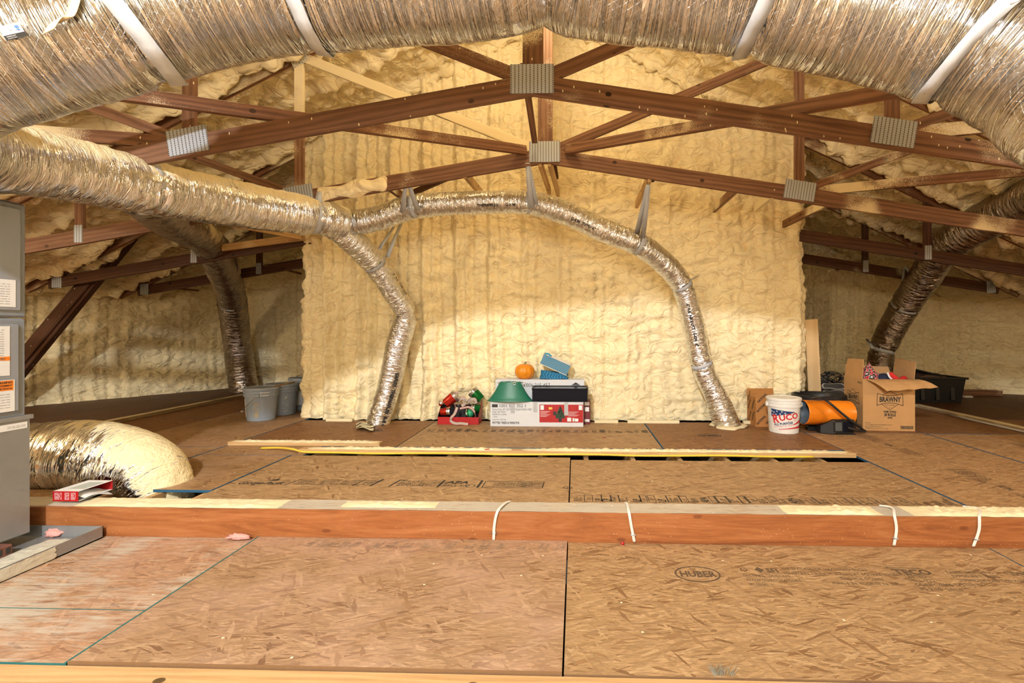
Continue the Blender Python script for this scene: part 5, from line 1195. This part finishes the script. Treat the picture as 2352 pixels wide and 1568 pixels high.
q = p_.build('stars', M_LABEL, lb_, world=False); q['kind'] = 'stuff'
p_ = Print(f3); p_.text('R', -.115, .112, .120, .85, rot=R(10), bold=.004); p_.text('UCO', -.052, .140, .086, 1.0, rot=R(10), bold=.003); p_.line([(-.09, .118), (.03, .137), (.10, .150)], .006)
for k, s_ in enumerate(('HEAVY WEIGHT JOINT COMPOUND',)): p_.text(s_, -.10, .066, .013, .95, rot=R(10))
q = p_.build('red_lettering', M_FRED, lb_, world=False); q['kind'] = 'stuff'
p_ = Print(f3); p_.text('ALL PURPOSE', -.105, .084, .033, .92, rot=R(10), bold=.001); q = p_.build('blue_lettering', M_FBLUE, lb_, world=False); q['kind'] = 'stuff'
for a in (R(175), R(-5)): MB().box((-.01, -.02, -.022), (.012, .02, .022), M=Mloc((.176 * math.cos(a), .176 * math.sin(a), .30), a), bev=.004).build('ear', M_WPAIL, t, world=False)
# black tub
M_BLK = plain('black_plastic', (.012, .013, .015), .38); tub = thing('tub', 'wide round black plastic tub behind the orange heater', 'tub', (G(1877, 970).x + .02, 5.9, 0))
tub.location = (U(1880, 910, 5.91).x, 5.91, 0)
MB().lathe([(.19, 0), (.2, .004), (.245, .30), (.272, .302), (.280, .31), (.280, .35), (.272, .358), (.262, .35), (.255, .335), (.235, .30), (.19, .02), (.001, .02)], 56, Matrix.Diagonal((1.06, .92, 1, 1))).build('tub_body', M_BLK, tub, smooth=True, world=False, angle=35)
MB().tube([Vector((.285 * math.cos(a), .258 * math.sin(a) * .92, .34 - .10 * math.sin((a - R(-70)) / R(80) * math.pi))) for a in np.linspace(R(-70), R(10), 12)], .007, 8).build('handle', M_BLK, tub, smooth=True, world=False)
# orange heater
hc = U(1896, 947, 5.50); M_HOR = plain('heater_orange', (.86, .24, .012), .34, var=.06); M_HIN = plain('heater_inner', (.30, .36, .42), .35, metal=.7)
ht = thing('heater', 'orange cylindrical forced-air heater with black control box lying before the tub', 'heater', (hc.x, hc.y, 0)); ax_ = Mloc((0, 0, hc.z), R(-7)) @ Matrix.Rotation(R(90), 4, 'Y') @ Matrix.Rotation(R(3), 4, 'X')
ax_ = Matrix.Translation((0, 0, hc.z)) @ Matrix.Rotation(R(9), 4, 'Z') @ Matrix.Rotation(R(92), 4, 'Y'); hl, hr = .27, .130
MB().lathe([(hr, -hl), (hr + .003, -hl + .004), (hr, -hl + .01), (hr, -.12), (hr - .0015, -.118), (hr - .0015, .05), (hr, .052), (hr, hl), (hr - .004, hl), (hr - .004, -hl)], 56, ax_, cap=False).build('shell', M_HOR, ht, smooth=True, world=False, angle=40)
MB().lathe([(hr - .006, -hl + .003), (.112, -hl + .02), (.10, -.05), (.001, -.05)], 40, ax_, cap=False).build('inner_duct', M_HIN, ht, smooth=True, world=False, angle=50)
MB().lathe([(hr - .005, hl - .01), (.03, hl - .02), (.001, hl - .02)], 32, ax_).build('fan_grille', M_BLK, ht, smooth=True, world=False)
for k in range(3): q = MB().box((-.004, hr - .002, -.15 + .12 * k), (.004, hr + .0015, -.143 + .12 * k), M=ax_ @ Matrix.Rotation(R(-120), 4, 'Z')).build('screw', M_BLK, ht, world=False)
B((-.02, -.16, .0), (.235, .02, .012), 'foot', M_BLK, ht, bev=.003)
B((.0, -.165, .008), (.225, -.02, .155), 'control_box', M_BLK, ht, bev=.008)
m = MB().add([Vector(p) for p in ((-.11, -.12, .01), (0, -.165, .008), (0, -.165, .150), (-.11, -.12, .085), (-.11, -.02, .01), (0, -.02, .008), (0, -.02, .150), (-.11, -.02, .085))], [(0, 1, 2, 3), (7, 6, 5, 4), (4, 5, 1, 0), (3, 2, 6, 7), (1, 5, 6, 2), (4, 0, 3, 7)]); m.build('control_shroud', M_BLK, ht, world=False)
p_ = Print(lambda x, y: Vector((x, -.1662, y))); p_.rect(.02, .04, .09, .13); p_.build('rating_plate', plain('plate_grey', (.10, .11, .11), .3), ht, world=False)
B((.10, -.169, .03), (.20, -.164, .135), 'cover_plate', M_NAVY, ht, bev=.002)
for (x, z) in ((.012, .02), (.012, .14), (.212, .02), (.212, .14)): MB().lathe([(.005, 0), (.005, .003), (.001, .004)], 8, Mloc((x, -.165, z), 0, R(90))).build('screw', plain('copper_screw', (.5, .25, .12), .4, metal=.7), ht, world=False, smooth=True)
B((-.17, .03, .0), (.24, .10, .05), 'stand', M_BLK, ht, bev=.006)
cable('power_cord', 'thick black hose cord looping over the orange heater to its control box', [U(1868, 915, 5.50), U(1885, 913, 5.38), U(1905, 925, 5.285), U(1930, 946, 5.265), U(1955, 966, 5.26), U(1980, 985, 5.30), U(1987, 990, 5.31), U(1970, 988, 5.27), U(1948, 982, 5.25)], .013, M_BLK, 'cord')
# big paper towel carton
fl0, fr0 = G(1982, 988), G(2102, 990); bw, bd, bh = fr0.x - fl0.x, .43, .56
bb = thing('carton', 'large open brown paper towel carton with black lettering at the right', 'box', (fl0.x, fl0.y, 0), math.atan2(fr0.y - fl0.y, bw))
for a, b_, nm in (((0, 0, 0), (bw, .005, bh), 'front_panel'), ((0, bd - .005, 0), (bw, bd, bh), 'back_panel'), ((0, .005, 0), (.005, bd - .005, bh), 'side_panel'), ((bw - .005, .005, 0), (bw, bd - .005, bh), 'side_panel'), ((.005, .005, 0), (bw - .005, bd - .005, .005), 'bottom_panel')): B(a, b_, nm, M_KRAFT, bb)
def flap(hinge, quad, th=.005):                     # quad: outline in local coords
    V = [Vector(p) for p in quad]; n = (V[1] - V[0]).cross(V[2] - V[0]).normalized() * th; m = MB().add(V + [p + n for p in V], [(0, 1, 2, 3), (7, 6, 5, 4), (0, 4, 5, 1), (1, 5, 6, 2), (2, 6, 7, 3), (3, 7, 4, 0)]); return m.build('flap', M_KRAFT_IN if hinge else M_KRAFT, bb, world=False)
flap(0, [(0, .01, bh), (0, bd - .01, bh), (.03, bd - .02, bh + .205), (.03, .05, bh + .215)])
flap(1, [(bw, bd - .01, bh), (bw, .01, bh), (bw + .03, .03, bh + .19), (bw + .02, bd - .03, bh + .21)])
flap(1, [(.01, bd, bh), (bw - .01, bd, bh), (bw - .03, bd + .03, bh + .10), (.03, bd + .03, bh + .13)])
# front flap bent outwards with creases
m = MB(); rows = []
for j in range(5):
    v = j / 4; r_ = []
    for i in range(22):
        u = i / 21; x0 = .01 + (bw - .02) * u; x1 = .13 + (bw - .02) * u * .92 + .03 * v
        r_.append(Vector((x0 * (1 - v) + x1 * v + .03 * u * v, -.17 * v, bh - .002 + .0 - .10 * v * v - .01 * v + .045 * u * v + .004 * math.sin(u * 20) * v)))
    rows.append(r_)
o = m.sheet(rows).build('flap', M_KRAFT, bb, world=False); md = o.modifiers.new('card', 'SOLIDIFY'); md.thickness = .005
def brawny(fn, sc, cx):
    p_ = Print(fn); s_ = sc
    for (t_, k) in ((.006, 1.0),):
        top = [(-.125 + .25 * i / 10, .30 + .012 * math.cos((i / 10 - .5) * math.pi) * -1 + .012) for i in range(11)]
        p_.line([(cx + a * s_, b_) for a, b_ in ((-.13, .405), (-.06, .385), (0, .380), (.06, .385), (.13, .405), (.135, .275), (.06, .298), (0, .302), (-.06, .298), (-.135, .275))], t_, closed=True)
        p_.line([(cx + a * s_, b_) for a, b_ in ((-.075, .392), (0, .43), (.075, .392))], t_ * .8); p_.line([(cx + a * s_, b_) for a, b_ in ((-.09, .292), (0, .228), (.09, .292))], t_ * .8)
    p_.text('BRAWNY', cx, .315, .078, .66 * s_, 'CENTER', bold=.003); p_.text('Pick-A-Size', cx, .272, .024, .95 * s_, 'CENTER'); p_.ellipse(cx, .252, .012 * s_, .009, .002)
    p_.text('PAPER TOWELS', cx, .198, .028, .66 * s_, 'CENTER', bold=.0015); p_.text('30 ROLLS', cx, .160, .042, .68 * s_, 'CENTER', bold=.002); p_.text('WHITE', cx, .132, .026, .62 * s_, 'CENTER', bold=.0012)
    return p_
p_ = brawny(fr, 1.0, bw * .52)
for i, s_ in enumerate(('30 ROLLS', '76 2-PLY SHEETS PER ROLL/HOJAS POR ROLLO', '1045 SQ FT/PIES CUAD (97 m2)', '11 IN/PLG X 6 IN/PLG (27.9 cm X 15.2 cm)')): p_.text(s_, .02, .078 - i * .020, .0165, .82)
p_.line([(bw - .15, .022), (bw - .02, .022), (bw - .02, .055), (bw - .15, .055)], .002, closed=True); rr = random.Random(2); x = bw - .145
while x < bw - .026: w_ = rr.uniform(.0012, .004); p_.rect(x, .024, x + w_, .053); x += w_ + rr.uniform(.0012, .003)
q = p_.build('printed_text', M_KINK, bb, world=False); q['kind'] = 'stuff'
sd = lambda x, y: Vector((-.0014, bd - x, y)); p_ = brawny(sd, .95, bd * .5); p_.text('4461620', bd * .93, bh - .055, .036, .7, 'RIGHT')
x = bd - .13
while x < bd - .02: w_ = rr.uniform(.0012, .004); p_.rect(x, .024, x + w_, .053); x += w_ + rr.uniform(.0012, .003)
q = p_.build('printed_text', M_KINK, bb, world=False); q['kind'] = 'stuff'
# cloth and knit cap in the carton
def team_cloth():
    m = NT('red_black_print'); u = m.uv(); v1 = m.n('ShaderNodeTexChecker'); m.set(v1.inputs[0], m.mapping(u, (1, 1, 1), (0, 0, .0))); v1.inputs['Scale'].default_value = 20; v1.inputs[1].default_value = (.55, .01, .02, 1); v1.inputs[2].default_value = (.015, .012, .014, 1)
    sp = m.n('ShaderNodeSeparateXYZ'); m.set(sp.inputs[0], u); fx = m.math('FRACT', m.math('MULTIPLY', sp.outputs[0], 20)); fy = m.math('FRACT', m.math('MULTIPLY', sp.outputs[1], 20))
    edge = m.math('MAXIMUM', m.math('LESS_THAN', fx, .06), m.math('LESS_THAN', fy, .06)); nz_ = m.noise(m.mapping(u, (50, 75, 1)), 1.0, 2)
    dx = m.math('ABSOLUTE', m.math('SUBTRACT', fx, .5)); dy = m.math('ABSOLUTE', m.math('SUBTRACT', fy, .5)); box_ = m.math('MULTIPLY', m.math('LESS_THAN', dx, .3), m.math('LESS_THAN', dy, .18)); blob = m.math('MULTIPLY', box_, m.math('GREATER_THAN', nz_, .52))
    m.out(Base_Color=m.mix(m.math('MAXIMUM', edge, blob), v1.outputs[0], (.75, .73, .72)), Roughness=.8); return m.mat
bp_ = Vector((fl0.x, fl0.y, 0)); cl = thing('cloth', 'red, black and white printed cloth heaped in the brown carton', 'cloth', bp_ + Vector((.165, .20, .40))); m = MB(); rows = []
for j in range(17):
    v = j / 16; r_ = []
    for i in range(30):
        a = 2 * math.pi * i / 30; rad = .135 * math.sin(min(v * 1.25, 1) * math.pi / 2) * (1 + .08 * math.sin(2 * a + 1) + .06 * math.sin(5 * a)); r_.append(Vector((.02 * (1 - v) + rad * math.cos(a), rad * .9 * math.sin(a), .325 * (1 - v) ** 1.15 + .012 * math.sin(7 * a + v * 5) * v)))
    rows.append([p + Vector((float(pn(p.x * 14, p.y * 14, p.z * 9)), float(pn(p.x * 14 + 7, p.y * 14, p.z * 9)), float(pn(p.x * 12, p.y * 12 + 5, p.z * 9)))) * .028 for p in r_])
m.sheet(rows, close=True, uvf=lambda i, j: (j * .022, i * .024)).build('folds', team_cloth(), cl, smooth=True, world=False)
kc = thing('knit_cap', 'navy and red knitted cap resting in the brown carton', 'cap', bp_ + Vector((.40, .2, .45))); M_NAV2 = plain('navy_knit', (.02, .03, .07), .85, bump=.5, bscale=120); M_REDK = plain('red_knit', (.60, .02, .02), .85, bump=.6, bscale=120)
MB().lathe([(.115, -.02), (.118, .04), (.10, .10), (.06, .145), (.001, .16)], 28, Mloc((-.05, 0, 0), 0, 0, R(-18)), jit=lambda a, z: 1 + .08 * math.sin(3 * a)).build('crown', M_NAV2, kc, smooth=True, world=False)
MB().tube([Vector((-.05, -.10, .17)), Vector((-.01, -.11, .12)), Vector((.05, -.11, .085)), Vector((.11, -.09, .11)), Vector((.13, -.05, .09))], [.022, .03, .026, .03, .02], 12, smooth_n=6).build('lining', M_REDK, kc, smooth=True, world=False)
MB().tube([Vector((-.075, -.10, .175)), Vector((-.065, -.115, .13)), Vector((-.04, -.12, .10))], .010, 8, smooth_n=6).build('trim', M_LABEL, kc, smooth=True, world=False)
# black tote at the far right
tb = thing('tote', 'open black storage tote on the floor behind the big brown carton', 'tote', (G(2140, 917).x, 8.0, 0)); tw = .38; cxT = G(2190, 917).x
tb.location = (U(2190, 900, 7.95).x - tw - .03, 7.95, 0)
def taper(w0, d0, w1, d1, h, th=.012):
    m = MB(); V = []
    for (w_, d_, z) in ((w0, d0, 0), (w1, d1, h), (w1 - th, d1 - th, h), (w0 - th, d0 - th, th)): V += [Vector((sx_ * w_, sy_ * d_, z)) for sx_, sy_ in ((-1, -1), (1, -1), (1, 1), (-1, 1))]
    fs = [(3, 2, 1, 0)]
    for k in range(3): fs += [(k * 4 + i, k * 4 + (i + 1) % 4, (k + 1) * 4 + (i + 1) % 4, (k + 1) * 4 + i) for i in range(4)]
    fs.append((12, 13, 14, 15)); return m.add(V, fs)
taper(.36, .22, .405, .255, .37).build('tote_body', M_BLK, tb, world=False)
for a, b_ in (((-.43, -.285, .355), (.43, -.25, .385)), ((-.43, .25, .355), (.43, .285, .385)), ((-.43, -.25, .355), (-.395, .25, .385)), ((.395, -.25, .355), (.43, .25, .385))): B(a, b_, 'rim', M_BLK, tb, bev=.006)
for x in (-.22, .0, .22): B((x - .03, -.262, .02), (x + .03, -.235, .35), 'rib', M_BLK, tb, bev=.006, M=Matrix.Rotation(R(-5), 4, 'X'))
lid = thing('plastic_cover', 'black tote lid propped up behind the brown carton flap', 'cover', tb.location + Vector((-.36, .05, .387))); B((-.12, -.2, 0), (.5, .2, .02), 'panel', M_BLK, lid, M=Mloc((0, 0, .03), 0, 0, R(14)) @ Matrix.Translation((0, 0, .09)), bev=.006); B((-.14, -.22, -.012), (-.10, .22, .03), 'lip', M_BLK, lid, M=Mloc((0, 0, .03), 0, 0, R(14)) @ Matrix.Translation((0, 0, .09)), bev=.006)
tuft('brown bundled clothing piled inside the black tote', tb.location + Vector((.02, .0, .30)), .26, .16, .08, 13.0, plain('brown_cloth', (.16, .09, .06), .9, bump=.4, bscale=40), 'clothing', 'clothes', None)
# crate with shoes and a light string
crp = U(1912, 930, 6.85); cr = thing('crate', 'black crate holding shoes and light strings, behind the round tub', 'crate', (crp.x + .04, 6.85, 0)); taper(.22, .17, .25, .20, .26).build('crate_body', M_BLK, cr, world=False)
for a, b_ in (((-.27, -.22, .25), (.27, -.19, .275)), ((-.27, .19, .25), (.27, .22, .275)), ((-.27, -.19, .25), (-.24, .19, .275)), ((.24, -.19, .25), (.27, .19, .275))): B(a, b_, 'rim', M_BLK, cr, bev=.005)
def shoe(label, px, py, Y, rz, tilt):
    t = thing('shoe', label, 'shoe', U(px, py, Y), rz, 'shoes in the crate'); out = [(-.14, 0), (-.12, .035), (-.04, .035), (.03, .045), (.10, .045), (.14, .015), (.145, -.01), (.12, -.04), (.03, -.045), (-.04, -.032), (-.12, -.035)]
    out = [(p.x, p.y) for p in catmull([Vector((a, b_, 0)) for a, b_ in out + out[:1]], 4)][:-1]; Mq = Mloc((0, 0, .0), 0, R(tilt)); MB().prism(out, 0, .028, Mq).build('sole', plain('shoe_sole', (.42, .36, .31), .7), t, world=False)
    MB().prism([(a * .86, b_ * .82) for a, b_ in out], .0285, .031, Mq).build('tread', plain('shoe_tread', (.05, .045, .04), .8, bump=.8, bscale=90), t, world=False)
    MB().prism([(a * .95, b_ * .92) for a, b_ in out], -.05, -.0005, Mq).build('upper', plain('shoe_upper', (.05, .04, .035), .8), t, world=False)
shoe('shoe lying sole up in the crate, upper one below the light string', 1914, 889, 6.70, R(-22), 52); shoe('shoe lying sole up in the crate, lower one beside the round tub', 1915, 905, 6.60, R(-6), 42)
rr = random.Random(11); c = U(1902, 877, 6.9); t = thing('light_string', 'tangled black light string heaped on the crate behind the shoes', 'light string', c - Vector((0, 0, .06))); m = MB()
for k in range(11):
    a0 = rr.uniform(0, 6); r_ = rr.uniform(.10, .21); zc_ = rr.uniform(0, .13); pts = [Vector((r_ * math.cos(a0 + u) * (1 + .1 * math.sin(3 * u)), r_ * .6 * math.sin(a0 + u), zc_ + .05 * math.sin(2 * u + a0) + .03 * math.sin(u))) for u in np.linspace(0, 5.5, 26)]; m.tube(pts, .0042, 5)
q = m.build('wire', M_BLK, t, smooth=True, world=False); q['kind'] = 'stuff'
for k in range(22):
    a = rr.uniform(0, 6.28); r_ = rr.uniform(.06, .2); MB().lathe([(.010, -.02), (.016, -.015), (.016, .015), (.009, .024), (.001, .026)], 10, Mloc((r_ * math.cos(a), r_ * .6 * math.sin(a), rr.uniform(-.02, .19)), rr.uniform(0, 6), rr.uniform(0, 3), rr.uniform(0, 3))).build('socket', M_BLK, t, smooth=True, world=False)
# leaning board
p0, p1 = U(1874, 925, 6.28), U(1863, 733, 6.20); p0.z = .0
bd_ = MB().bar(Vector((.0, 0, 0)), p1 - p0, .155, .019, (0, -1, 0)).build('plywood_strip', wood_mat('plywood_pale', (.66, .44, .22), (.80, .60, .34), scale=.35, knots=False)); bd_.location = p0; tag(bd_, 'pale plywood strip leaning upright at the right end of the foamed wall', 'board')
# far right floor: white hooks / conduit
M_WPL = plain('white_plastic', (.75, .74, .72), .45)
c = G(2192, 914); m = MB()
for k in range(2): m.tube([Vector((.06 * math.cos(u) + k * .05, .03 * k, .15 * math.sin(u) + .006)) for u in np.linspace(0, math.pi, 12)], .006, 6)
o = m.build('cable_loop', M_WPL, smooth=True); o.location = (c.x, c.y, 0); tag(o, 'white cable loops standing on the floor right of the black tote', 'cable')
c = G(2222, 913); o = MB().box((-.07, -.04, 0), (.07, .04, .03), bev=.01).build('junction_box', M_WPL); o.location = (c.x, c.y, 0); tag(o, 'small white plastic box on the floor right of the cable loops', 'box')
xr = G(2352, 990).x; cable('conduit', 'white plastic conduit lying along the far-right floor stud', [(xr - .085, 4.6, .012), (xr - .08, 5.6, .012), (xr - .085, 6.6, .012)], .011, M_WPL, 'conduit', sm=3)
# messy bottom plate along the foamed wall
rr = random.Random(8)
for k, (a, b_, lb) in enumerate(((1365, 1420, 'foam-crusted batten scrap at the wall foot right of the white cartons'), (1440, 1560, 'long foam-crusted batten at the wall foot left of the right-hand duct'), (1700, 1740, 'foam-crusted batten scrap beside the small patterned carton'), (745, 800, 'foam-crusted batten scrap at the wall foot near the left corner'))):
    A = G(a, 969); Bq = G(b_, 972); slab('batten', lb, (A.x, 5.90, 0), (Bq.x, 5.95, .035), M_BFOAM, 'batten', group='battens at the wall foot')

# ------------------------------------------------------------------ stamps on the floor panels
def stamp(panel_o, name='printed_stamp'): pass
def onfloor(x0, y0, z=.0, rot=0.0, kx=1.0, ky=1.0, off=.0012):
    c, s_ = math.cos(rot), math.sin(rot); return lambda x, y: Vector((x0 + (x * kx) * c - (y * ky) * s_, y0 + (x * kx) * s_ + (y * ky) * c, z + off))
def fin(p_, panel_o, mat=M_INK, nm='printed_stamp'): q = p_.build(nm, mat, panel_o); q['kind'] = 'stuff'; return q
gy = G(600, 1112).y; gx = lambda px: G(px, 1107).x
p_ = Print(onfloor(0, gy, 0))
p_.text('Georgia-Pacific', gx(552), 0, .088, .62, shear=.35, bold=.001); p_.poly([(gx(607), .085), (gx(632), .085), (gx(628), .14)])
p_.line([(gx(666), -.01), (gx(680), .13)], .008); p_.line([(gx(820), -.01), (gx(832), .13)], .008); p_.line([(gx(862), -.01), (gx(872), .14)], .016)
for a, b_ in ((682, 722), (735, 770), (785, 822)):
    for i, s_ in enumerate(('PS 2-10 SHEATHING', 'EXPOSURE 1', 'SIZED FOR SPACING', 'STRENGTH AXIS')): p_.text(s_[:12], gx(a), .10 - i * .032, .028, .8, shear=.3)
for i, s_ in enumerate(('HAVOC', '24/16', '06:37')): p_.text(s_, gx(836), .09 - i * .042, .042, .75, shear=.3)
p_.line([(gx(905), -.02), (gx(914), .13), (gx(930), .13)], .012)
for i, s_ in enumerate(('7/16 CAT', '24/16', 'EXPOSURE 1')): p_.text(s_, gx(918), .085 - i * .045, .05, .8, shear=.3)
for i in range(4): p_.text('PS 2-10 SHEATHING', gx(966), .10 - i * .034, .028, .8, shear=.3)
p_.line([(gx(1014), -.02), (gx(1018), .13)], .014); p_.text('APA', gx(1026), .06, .085, 1.0, shear=.2, bold=.003); p_.text('MILL 500', gx(1024), -.005, .05, 1.0, shear=.2); p_.ellipse(gx(1086), .01, .035, .04, .006)
p_.line([(gx(1104), -.02), (gx(1106), .13)], .018); p_.line([(gx(1114), -.02), (gx(1248), -.02), (gx(1250), .12), (gx(1115), .12)], .006, closed=True)
for i in range(3): p_.text('SUSTAINABLE FORESTRY', gx(1136), .075 - i * .036, .03, .85); p_.text('FIBER SOURCING', gx(1196), .075 - i * .036, .028, .8)
p_.text('Ge', gx(1293), -.03, .075, .8)
fin(p_, P_GP)
# dense edge stamp on the right hand panel
yl = G(1500, 1153).y; rr = random.Random(5); p_ = Print(onfloor(0, yl)); x = G(1318, 1148).x; xe = G(2170, 1150).x; words = ['LP', 'APA', 'LP', '7/16', 'THE ENGINEERED WOOD', 'EXPOSURE 1', '24/16', 'RATED SHEATHING', 'SIZED FOR SPACING', 'MILL 435']
while x < xe:
    w_ = rr.uniform(.03, .075); k = rr.random()
    if k < .28: s_ = rr.choice(['LP', 'APA', 'LP']); p_.text(s_, x + .055, -.0, .07, .8, rot=R(90), bold=.002)
    elif k < .75:
        for i in range(int(w_ / .014)): p_.text(rr.choice(words[3:])[:9], x + .012 + i * .014, 0, .018, .95, rot=R(90))
    else: p_.line([(x, 0), (x + w_, 0), (x + w_, .125), (x, .125)], .004, closed=True); p_.text('LP', x + w_ * .8, .03, w_ * .7, 1, rot=R(90))
    if rr.random() < .3: p_.rect(x + w_ + .004, 0, x + w_ + .012, .13)
    x += w_ + .010
fin(p_, P_LP)
yl = G(1200, 992).y; p_ = Print(onfloor(0, yl)); x = G(985, 986).x; xe = G(1488, 988).x
while x < xe:
    w_ = rr.uniform(.03, .09)
    if rr.random() < .7:
        for i in range(int(w_ / .016)): p_.text(rr.choice(words[3:])[:9], x + .014 + i * .016, 0, .022, 1.1, rot=R(90))
    else: p_.text(rr.choice(['LP', 'APA']), x + .06, 0, .09, .9, rot=R(90), bold=.003)
    x += w_ + .03
fin(p_, P_B2)
def huber(px, py, panel_o, z, k, mat=M_INKSOFT, extra=True):
    c = G(px, py, z); p_ = Print(onfloor(c.x, c.y, z, 0, k, k)); p_.ellipse(0, 0, .118, .085, .010); p_.text('HUBER', 0, -.028, .082, .72, 'CENTER', bold=.003); p_.text('®', .125, -.075, .03)
    if extra:
        p_.ellipse(.255, .055, .018, .02, .004); p_.poly([(.31, .055), (.335, .085), (.36, .055), (.335, .025)]); p_.text('SFI', .37, .03, .058, .9, bold=.002)
        for i, s_ in enumerate(('CERTIFIED SOURCING', 'WWW.SFIPROGRAM.ORG', 'SFI-00045')): p_.text(s_, .23, -.02 - i * .045, .032, .75)
        for i, s_ in enumerate(('SELF SPACING OR MACHINED EDGES', 'MAINTAIN 1/8 INCH (3.2mm) AT SQUARE EDGES', 'THIS SIDE DOWN', 'NAIL 6 IN. EDGE 12 IN. INT.')): p_.text(s_, .82 if i > 1 else .45, .06 - i * .048, .034, .8, 'CENTER' if i > 1 else 'LEFT')
        p_.text('TECO', 1.03, .03, .075, .95, bold=.003); p_.line([(1.02, .1), (1.19, .1)], .006)
        for i, s_ in enumerate(('TESTED', 'MILL 222', 'CONFORMS TO', 'PS 2-10  24/16')): p_.text(s_, 1.05, -.005 - i * .042, .04, .85)
        for i, s_ in enumerate(('RATED SHEATHING 24/16', 'EXPOSURE 1  SIZED', 'STRENGTH AXIS THIS WAY', '7/16 IN.')): p_.text(s_, 1.30, .05 - i * .042, .032, .85)
        p_.text('THICKNESS', 1.62, .04, .05, .85, bold=.001); p_.text('0.418 IN.', 1.66, -.005, .045, .85); p_.text('PS 2-10', 1.68, -.05, .04, .85); p_.line([(1.70, -.10), (2.0, -.10)], .008); p_.poly([(1.67, -.10), (1.71, -.085), (1.71, -.115)])
    return fin(p_, panel_o, mat)
huber(1602, 1318, P_F2, ZL, 1.0); huber(853, 988, P_B1, 0, 1.0, M_INK, False); huber(1630, 1000, P_B3, 0, 1.0, M_INK, False)
# stamps running front to back on the right hand panels
for (ax0, ay0, pan, n_) in ((G(2065, 1030).x, 4.0, P_R1, 0), (G(2065, 1030).x, 5.3, P_R1, 1), (G(2300, 1010).x, 4.95, P_R2, 2)):
    p_ = Print(onfloor(ax0 - .02, ay0, 0, R(-90)))
    p_.line([(-.03, -.06), (-.03, .09)], .01)
    for i in range(5): p_.text('STRENGTH AXIS  THIS SIDE DOWN'[: 18 + 2 * i], 0, .07 - i * .030, .032, .75)
    p_.text('APA', .36, -.01, .08, .8, shear=.2, bold=.002)
    for i in range(4): p_.text('RATED SHEATHING 7/16 24/16'[: 24 - 2 * i], .56, .06 - i * .034, .034, .7)
    fin(p_, pan, M_INKSOFT)
# faint worn edge stamp along the front left panel
rr = random.Random(9); p_ = Print(onfloor(0, G(900, 1262, ZL).y, ZL + .010)); x = G(700, 1250, ZL).x; xe = G(1296, 1250, ZL).x
while x < xe:
    for i in range(3): p_.text(rr.choice(words[3:])[:7], x + .02 + i * .018, 0, .022, .95, rot=R(80))
    x += rr.uniform(.06, .14)
fin(p_, P_F1, plain('worn_ink', (.26, .20, .15), .8))
